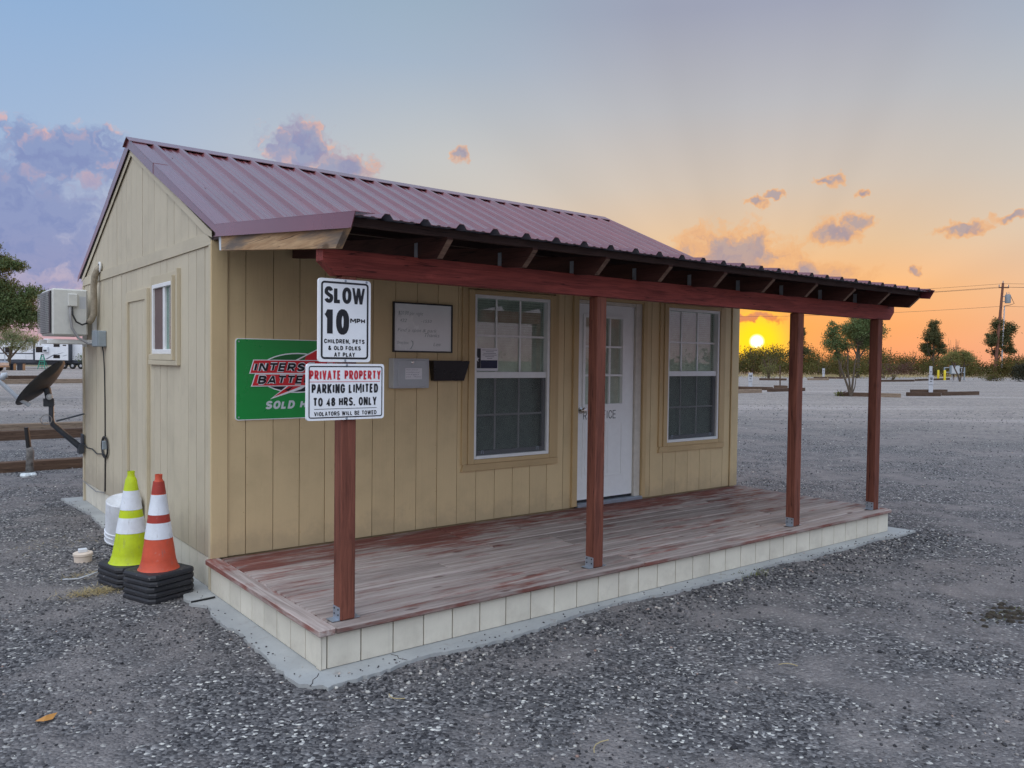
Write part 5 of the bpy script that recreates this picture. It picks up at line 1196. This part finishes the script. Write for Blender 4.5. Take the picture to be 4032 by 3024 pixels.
def thicket():
    bl = []
    line = [(60, 78), (75, 71), (86, 67), (97, 64), (108, 61.5), (118, 60.5), (130, 58.5), (134, 54), (140, 50), (147, 44), (152, 36), (158, 20)]
    dens = []
    for (a, b) in zip(line, line[1:]):
        L = math.hypot(b[0] - a[0], b[1] - a[1])
        for i in range(int(L * 2.4)):
            t = random.random(); x_, y_ = a[0] + (b[0] - a[0]) * t, a[1] + (b[1] - a[1]) * t
            d = random.uniform(-2, 16); nx, ny = .86, .5
            h = random.uniform(2.0, 3.4) * (1.3 if random.random() < .22 else 1)
            if x_ < 103: h *= 1.36
            h *= .72 + .5 * (math.sin(x_ * .55 + y_ * .3) * math.sin(x_ * .23 + 1.3) + .5)
            if 51 < math.degrees(math.atan2(x_ + nx * d + 1.87, y_ + ny * d + 5.8)) < 58.5: h = min(h, 1.75 + math.hypot(x_ + nx * d, y_ + ny * d) * .0165)
            w_ = random.uniform(1.1, 2.2); bl.append((x_ + nx * d, y_ + ny * d, h * .55, w_, w_, h * .55))
    for bx_, by_ in ((130.3, 53.3), (139.9, 47.6), (97.3, 47.9), (104.5, 60.9)):
        for i in range(9):
            d_ = random.uniform(2, 6); s_ = random.uniform(-3.5, 3.5); h = random.uniform(1.8, 3.4); bl.append((bx_ - .86 * d_ + .6 * s_, by_ - .42 * d_ - .8 * s_, h * .5, 1.3, 1.3, h * .55))
    # ring of scrub round the rest of the horizon
    far = []
    for i in range(230):
        a = R_(random.uniform(75, 360)); r_ = random.uniform(95, 150)
        if R_(338) < a: r_ = random.uniform(135, 170)
        h = random.uniform(1.6, 3.6); w_ = random.uniform(2.0, 5)
        far.append((2 + r_ * math.sin(a), r_ * math.cos(a), h * .55, w_, w_, h * .6))
    for i in range(60):
        a = R_(random.uniform(-8, 30)); r_ = random.uniform(150, 190); far.append((2 + r_ * math.sin(a), r_ * math.cos(a), 1.6, 3, 3, random.uniform(1.2, 2.4)))
    p1 = blob_pts(bl, 150000, 30, .30); p2 = blob_pts(far, 26000, 30, .30)
    p1 = p1[p1[:, 2] > 0]; p2 = p2[p2[:, 2] > 0]
    V1, F1 = leaf_np(p1, .24, .5); V2, F2 = leaf_np(p2, .5, .6)
    o = put('scrub_thicket', np_mesh('scrub_thicket', np.concatenate([V1, V2]), np.concatenate([F1, F2 + len(V1)]), M['leaf_scrub']))
    tag(o, 'low desert scrub along the horizon', kind='stuff')
    tw = MB()
    for b in random.sample(bl, 170):
        for j in range(3):
            a = random.uniform(0, 6.28); tw.tube([(b[0], b[1], 0), (b[0] + .5 * math.cos(a), b[1] + .5 * math.sin(a), b[5] * 1.1), (b[0] + 1.0 * math.cos(a), b[1] + 1.0 * math.sin(a), b[5] * random.uniform(1.8, 2.35))], [.05, .035, .015], 3)
    tw.build('scrub_stems', M['twig'], o, kind='stuff')
thicket()
tuft(9000, 108, 56, 14, 5, .5, .3, M['straw'], 'dry_grass', 'pale dry grass at the foot of the far scrub', .03)

# hookup posts
def hookup(base, num, lab, w=.26, hgt=1.09, rz=0):
    t = empty('hookup_post', base, lab, 'hookup post', 'hookup posts on the pitches'); X_, Y_, Z_ = base
    d = Vector((CAMP.x - X_, CAMP.y - Y_, 0)).normalized(); yaw = math.atan2(d.x, -d.y)
    def pc(name, mat, x0, x1, y0, y1, z0, z1):
        me, c = MB().cbox(x0, x1, y0, y1, z0, z1, .012).mesh(name, M[mat]); return put(name, me, t, Vector(base) + c)
    pc('pedestal', 'pedestal', -w / 2 + .01, w / 2 - .01, -.09, .09, 0, .50)
    bx_ = pc('meter_box', 'pedestal', -w / 2, w / 2, -.11, .10, .52, hgt - .03); pc('cap', 'pedestal', -w / 2 - .015, w / 2 + .015, -.13, .11, hgt - .03, hgt)
    pc('seam', 'mast', -w / 2 + .01, w / 2 - .01, -.095, .09, .50, .52)
    if not num:
        for k_ in (-.05, .05): pc('marking', 'black', k_ - .03, k_ + .03, -.114, -.111, .82, .94)
    else: text(t, num, .17, M['black'], tuple(Vector(base) + Vector((0.0, -.112, .80))), width=.17 if len(num) > 1 else .09, bold=.2, align='CENTER', name='number')
    pc('arrow', 'black', -.07, .07, -.114, -.111, .69, .725)
    t.rotation_euler.z = yaw; return t
hookup((42.25, 25.3, GZ), '10', 'grey hookup post numbered 10 left of the third porch post')
hookup((48.87, 16.97, GZ), '18', 'grey hookup post numbered 18 on timbers at right')
hookup((91.2, 49.1, GZ), '', 'small far hookup post between the last two porch posts', .30, 1.19)
hookup((108.6, 43.85, GZ), '', 'small far hookup post seen above post 18', .36, 1.6)
st = MB().tube([(49.77, 28.06, GZ), (49.75, 28.08, 1.52)], .05, 8).build('stake', M['tie']); tag(st, 'thin dark stake left of the third porch post', 'stake')
for (x_, y_), lab in (((97.34, 37.91), 'yellow bollard nearer hookup post 18'), ((95.65, 36.44), 'yellow bollard nearer the meter cabinet')):
    t = empty('bollard', (x_, y_, GZ), lab, 'bollard', 'yellow bollards'); MB().lathe([(.13, 0), (.13, 1.1), (.10, 1.16), (0, 1.18)], 14, (x_, y_, GZ)).build('tube', M['yellow'], t, smooth=40)
mc = empty('meter_cabinet', (97.3, 36.0, GZ), 'grey meter cabinet on a post rack beside the yellow bollards', 'cabinet')
rd = Vector((.785, -.619, 0)); fd = Vector((-.619, -.785, 0))
def ob(name, mat, parent, o0, w_, d_, z0, z1):
    me, c = MB().cbox(-w_ / 2, w_ / 2, -d_ / 2, d_ / 2, z0, z1, .01).mesh(name, M[mat]); o = put(name, me, parent, Vector((o0.x, o0.y, GZ + c.z))); o.rotation_euler.z = math.atan2(rd.y, rd.x); return o
c0 = Vector((97.3, 36.0, 0))
for s_ in (-1.15, 1.2): ob('post', 'greybox', mc, c0 + rd * s_ + fd * -.2, .12, .12, 0, 1.52)
for s_ in (-.35, .35, .75): ob('leg', 'pedestal', mc, c0 + rd * s_, .09, .09, 0, 1.35)
for z_ in (.88, 1.42): ob('rail', 'grey', mc, c0 + fd * -.2, 2.4, .07, z_, z_ + .09)
ob('cabinet_body', 'greybox', mc, c0 + rd * -.15 + fd * .15, 1.0, .4, .72, 1.72); ob('cabinet_door', 'grey', mc, c0 + rd * -.15 + fd * .37, .9, .03, .78, 1.66)

# utility pole, transformer, wires
up_ = empty('utility_pole', (139.29, 47.25, GZ), 'leaning wooden utility pole with transformer at far right', 'utility pole')
B0 = Vector((139.2, 47.3, GZ)); top = Vector((139.4, 47.17, 15.0)) + rd * .35; B0 = B0 - rd * .35
MB().tube([B0, B0.lerp(top, .5), top], [.26, .23, .17], 12).build('pole', M['polewood'], up_, smooth=50)
MB().tube([top - rd * .65 + Vector((0, 0, -.72)), top + rd * .95 + Vector((0, 0, -.72))], .10, 6).build('crossarm', M['polewood'], up_)
for k_ in (-.6, .88, .0):
    q = top + rd * k_ + Vector((0, 0, -.62 if k_ else 0)); MB().lathe([(.05, 0), (.10, .1), (.06, .2), (.09, .3), (0, .38)], 8, tuple(q)).build('insulator', M['xfmr'], up_)
xc = Vector((140.1, 46.6, 0)) + rd * .28
tk = MB().lathe([(0, 11.8), (.42, 11.8), (.43, 12.0), (.43, 13.0), (.38, 13.15), (0, 13.2)], 18, (xc.x, xc.y, 0)).build('transformer', M['xfmr'], up_, smooth=40)
for s_ in (-.2, .15): MB().lathe([(.07, 0), (.10, .12), (.05, .25), (.06, .4), (0, .45)], 8, (xc.x + rd.x * s_, xc.y + rd.y * s_, 13.1)).build('bushing', M['xfmr'], tk)
for z_ in (12.05, 12.85): MB().tube([(xc.x, xc.y, z_), tuple(B0.lerp(top, z_ / 15))], .06, 6).build('hanger', M['xfmr'], tk)
MB().tube([tuple(xc + Vector((.3, -.25, 13.0))), tuple(xc + rd * .75 + Vector((0, 0, 12.3))), tuple(xc + rd * 1.05 + Vector((0, 0, 11.75))), tuple(xc + rd * .4 + Vector((0, 0, 11.5))), tuple(xc - rd * .55 + Vector((0, 0, 11.35)))], .045, 5).build('service_lead', M['wire'], up_)
MB().tube([(139.75, 46.89, GZ), tuple(xc - rd * .5 + Vector((0, 0, 11.4)))], .10, 8).build('riser_conduit', M['pedestal'], up_)
for nm, z0, off, z1, lab in (('overhead_wire', 14.9, 0, 15.6, 'top overhead wire from the utility pole'), ('overhead_wire', 14.35, -.6, 14.6, 'left crossarm wire from the utility pole'), ('overhead_wire', 14.35, .88, 14.9, 'right crossarm wire from the utility pole'), ('overhead_wire', 11.3, 0, 11.6, 'low service wire from the utility pole')):
    c = top + rd * off; pts = []
    for t_ in [i / 20 for i in range(-20, 21)]:
        q = Vector((c.x, c.y, 0)) + Vector((-.40, .92, 0)) * (-t_ * 75)
        pts.append((q.x, q.y, z0 - 2.2 * (1 - (2 * abs(t_) - 1) ** 2) * .55 + (z1 - z0) * abs(t_)))
    o = MB().tube(pts, .028, 4).build(nm, M['wire']); tag(o, lab, 'wire', 'overhead wires')

# ------------------------------------------------------------------ left background: trailer, ladder, bins, truck, trees
RVX = Vector((.785, -.619, 0)).normalized()
rv = empty('travel_trailer', (14.0, 109.0, GZ), 'white travel trailer with dark skirt and slide-out behind the building', 'trailer'); base = Vector((13.63, 109.3, 0))
RVF = Vector((-.619, -.785, 0))
rot = Matrix(((RVX.x, RVF.x * -1, 0, base.x), (RVX.y, RVF.y * -1, 0, base.y), (0, 0, 1, 0), (0, 0, 0, 1)))
def rp(name, mat, parent, x0, x1, y0, y1, z0, z1, c=.03):
    m = MB().cbox(x0, x1, y0, y1, z0, z1, c).xform(rot); return m.build(name, M[mat], parent)
rp('body', 'rvw', rv, -5.2, 6.6, .35, 2.75, .75, 3.35, .12); rp('roof', 'rvg', rv, -5.0, 6.4, .4, 2.7, 3.352, 3.48, .05)
rp('skirt', 'rvd', rv, -5.1, 6.5, .30, .345, .70, 1.10, .01)
rp('chassis', 'rvd', rv, -5.0, 6.4, .5, 2.6, .45, .745, .02)
so_ = rp('slide_out', 'rvw', rv, 0, 4.15, -.35, .29, 1.06, 3.38, .03)
rp('slide_trim', 'rvd', so_, -.22, -.003, -.37, .29, .98, 3.40, .01); rp('slide_trim', 'rvd', so_, 4.153, 4.3, -.37, .29, .98, 3.40, .01); rp('slide_trim', 'rvd', so_, -.22, 4.3, -.37, .29, 3.402, 3.46, .01)
for q in ((.12, 1.08, 2.02, 2.72), (2.33, 3.08, 2.72, 3.10), (3.45, 3.88, 2.86, 3.0), (2.30, 3.10, 1.32, 1.73)):
    rp('slide_window', 'rvwin', so_, q[0], q[1], -.37, -.352, q[2], q[3], .004)
ca = rp('wall_ac', 'rvw', so_, 1.1, 1.72, -.62, -.353, 2.02, 2.70, .03); rp('vent', 'rvd', ca, 1.2, 1.62, -.635, -.622, 2.12, 2.36, .004)
for x0_, x1_, z0_, z1_ in ((1.25, 2.6, 1.18, 1.86), (2.0, 3.6, 1.62, 2.05), (3.3, 4.1, 1.58, 1.75)):
    MB().prism([(x0_, z0_), (x0_ + .3, z0_), (x1_, z1_), (x1_ - .12, z1_)], 1, -.356, -.352).xform(rot).build('swoosh', M['rvg'], so_)
for x0_, x1_ in ((-2.9, -1.55), (-4.4, -3.4)): rp('bay_door', 'rvw', rv, x0_, x1_, .30, .349, 1.12, 1.78, .01)
rp('front_window', 'rvwin', rv, -4.4, -3.2, .33, .3495, 1.95, 2.6, .01); rp('grey_stripe', 'rvd', rv, -5.0, -.3, .335, .3495, 1.80, 1.92, .01)
for i, x_ in enumerate((3.35, 4.40, 5.45)):
    wl = MB().lathe([(.16, -.12), (.38, -.12), (.40, -.06), (.40, .06), (.38, .12), (.16, .12)], 20, closed=True).xform(rot @ Matrix.Translation((x_, .20, .40)) @ Matrix.Rotation(R_(90), 4, 'X')).build('wheel', M['tyre'], rv)
    MB().lathe([(0, .13), (.08, .135), (.17, .125), (.17, -.05)], 16).xform(rot @ Matrix.Translation((x_, .20, .40)) @ Matrix.Rotation(R_(90), 4, 'X')).build('rim', M['rim'], wl)
rp('air_conditioner', 'rvw', rv, .3, 1.2, 1.0, 2.0, 3.485, 3.75, .06); rp('roof_ladder_rail', 'rvd', rv, .35, .43, .6, .7, 3.485, 3.78, .01)
la = empty('stepladder', (14.0, 105.8, GZ), 'green stepladder standing in front of the trailer', 'stepladder'); lb_ = Vector((13.85, 106.0, 0))
L3 = lambda a, b, z: tuple(lb_ + RVX * a + RVF * b + Vector((0, 0, z)))
for s_ in (-1, 1):
    MB().tube([L3(-.45 * s_ - .05, .25, GZ), L3(-.12 * s_ - .05, 0, 1.72)], .05, 6).build('rail', M['ladder'], la); MB().tube([L3(-.35 * s_ - .05, -.5, GZ), L3(-.10 * s_ - .05, -.05, 1.70)], .035, 6).build('rear_leg', M['ladder'], la)
for i in range(5): w_ = .45 - .33 * (i + 1) / 5.6; MB().tube([L3(-w_ - .05, .25 - .25 * (i + 1) / 5.6, .3 * (i + 1)), L3(w_ - .05, .25 - .25 * (i + 1) / 5.6, .3 * (i + 1))], .035, 5).build('step', M['ladder'], la)
MB().tube([L3(-.2, 0, 1.73), L3(.1, 0, 1.73)], .07, 6).build('cap', M['rvd'], la)
for q, lab in (((9.75, 98.0), 'dark bin left of the pair by the trailer'), ((10.55, 97.4), 'dark blue bin right of the pair by the trailer')):
    t = empty('storage_bin', (*q, GZ), lab, 'bin', 'bins by the trailer'); c_ = Vector((*q, 0))
    ob('tub', 'bin', t, c_, .62, .5, 0, .68); ob('lid', 'bin', t, c_, .68, .56, .685, .74)
pk = empty('pickup_truck', (7.2, 90.2, GZ), 'silver pickup truck just entering at the left edge', 'truck'); pb = Vector((7.75, 89.7, 0))
prt = Matrix(((RVX.x, -RVF.x, 0, pb.x), (RVX.y, -RVF.y, 0, pb.y), (0, 0, 1, GZ), (0, 0, 0, 1)))
MB().prism([(.35, .45), (.40, .9), (.2, 1.08), (-1.1, 1.12), (-1.55, 1.72), (-3.1, 1.74), (-3.3, 1.15), (-5.2, 1.12), (-5.2, .45)], 1, -.9, .9).xform(prt).build('body', M['silver'], pk)
for s_ in (-.905, .895): MB().prism([(-1.25, 1.16), (-1.62, 1.64), (-2.3, 1.66), (-2.3, 1.16)], 1, s_, s_ + .01).xform(prt).build('side_window', M['rvwin'], pk)
for x_ in (-.55, -4.2):
    for s_ in (-.82, .82): MB().lathe([(0, -.12), (.36, -.12), (.38, 0), (.36, .12), (0, .12)], 18).xform(prt @ Matrix.Translation((x_, s_, .38)) @ Matrix.Rotation(R_(90), 4, 'X')).build('wheel', M['tyre'], pk)
for s_ in (-.65, .65): MB().cbox(.36, .41, s_ - .15, s_ + .15, .78, .92, .01).xform(prt).build('headlight', M['glass'], pk)
MB().cbox(.34, .46, -.88, .88, .42, .6, .02).xform(prt).build('bumper', M['rvd'], pk)
wp = MB().tube([(9.68, 103.3, GZ), (9.62, 103.3, 2.4)], .06, 8).build('white_stake', M['pedestal']); tag(wp, 'thin white pole left of the trailer bins', 'pole')
tree('elm_tree', (9.34, 97.65, GZ), [([(0, 0, 0), (.1, 0, 1.2), (.3, -.2, 2.4), (.5, -.3, 3.6)], .22, .10), ([(.1, 0, 1.2), (1.0, -.8, 2.5), (1.6, -1.2, 3.2)], .12, .05), ([(.1, 0, 1.4), (-.9, .7, 2.8)], .1, .05)],
     [(-.3, .2, 3.3, 1.4, 1.4, .8), (1.3, -1.0, 3.1, 1.3, 1.3, .8), (.5, -.3, 4.0, 1.6, 1.6, .7), (2.2, -1.7, 3.4, .8, .8, .5), (-1.6, 1.2, 2.9, .9, .9, .6), (.9, -.7, 2.4, .8, .8, .4)], 6500, .17, 'leaf_pale', 'pale leafy tree in front of the trailer', 'tree', spread=.26)
tree('mesquite_tree', (.2, 29.6, GZ), [([(0, 0, 0), (.15, 0, 1.2), (.5, -.1, 2.4), (1.0, -.4, 3.6)], .16, .07), ([(.15, 0, 1.2), (1.1, -.6, 2.5), (2.0, -1.1, 3.3)], .10, .04), ([(.5, -.1, 2.4), (.9, -.2, 4.2), (1.2, -.4, 5.4)], .08, .03)],
     [(1.9, -1.1, 3.5, .75, .75, .5), (2.4, -1.4, 3.95, .45, .45, .30), (1.3, -.7, 4.0, .8, .8, .55), (1.5, -.9, 4.95, .6, .6, .28), (1.0, -.6, 5.5, .5, .5, .35), (2.0, -1.2, 4.95, .35, .35, .16), (2.3, -1.3, 3.05, .55, .55, .35), (1.3, -.8, 3.0, .7, .7, .45), (.3, 0, 4.8, .9, .9, .9), (-.6, .4, 4.0, 1.0, 1.0, .9)], 46000, .11, 'leaf_dark', 'mesquite tree reaching in at the left edge', 'tree', twigs=150, spread=.24, asp=.3)
shrub((18.6, 106.5, GZ), [(0, 0, 1.1, 1.1, 1.0, 1.1), (.3, -.2, 1.9, .7, .7, .6)], 1400, .17, 'leaf_dark', 'green bush between the trailer and the building', 8, 1.6)
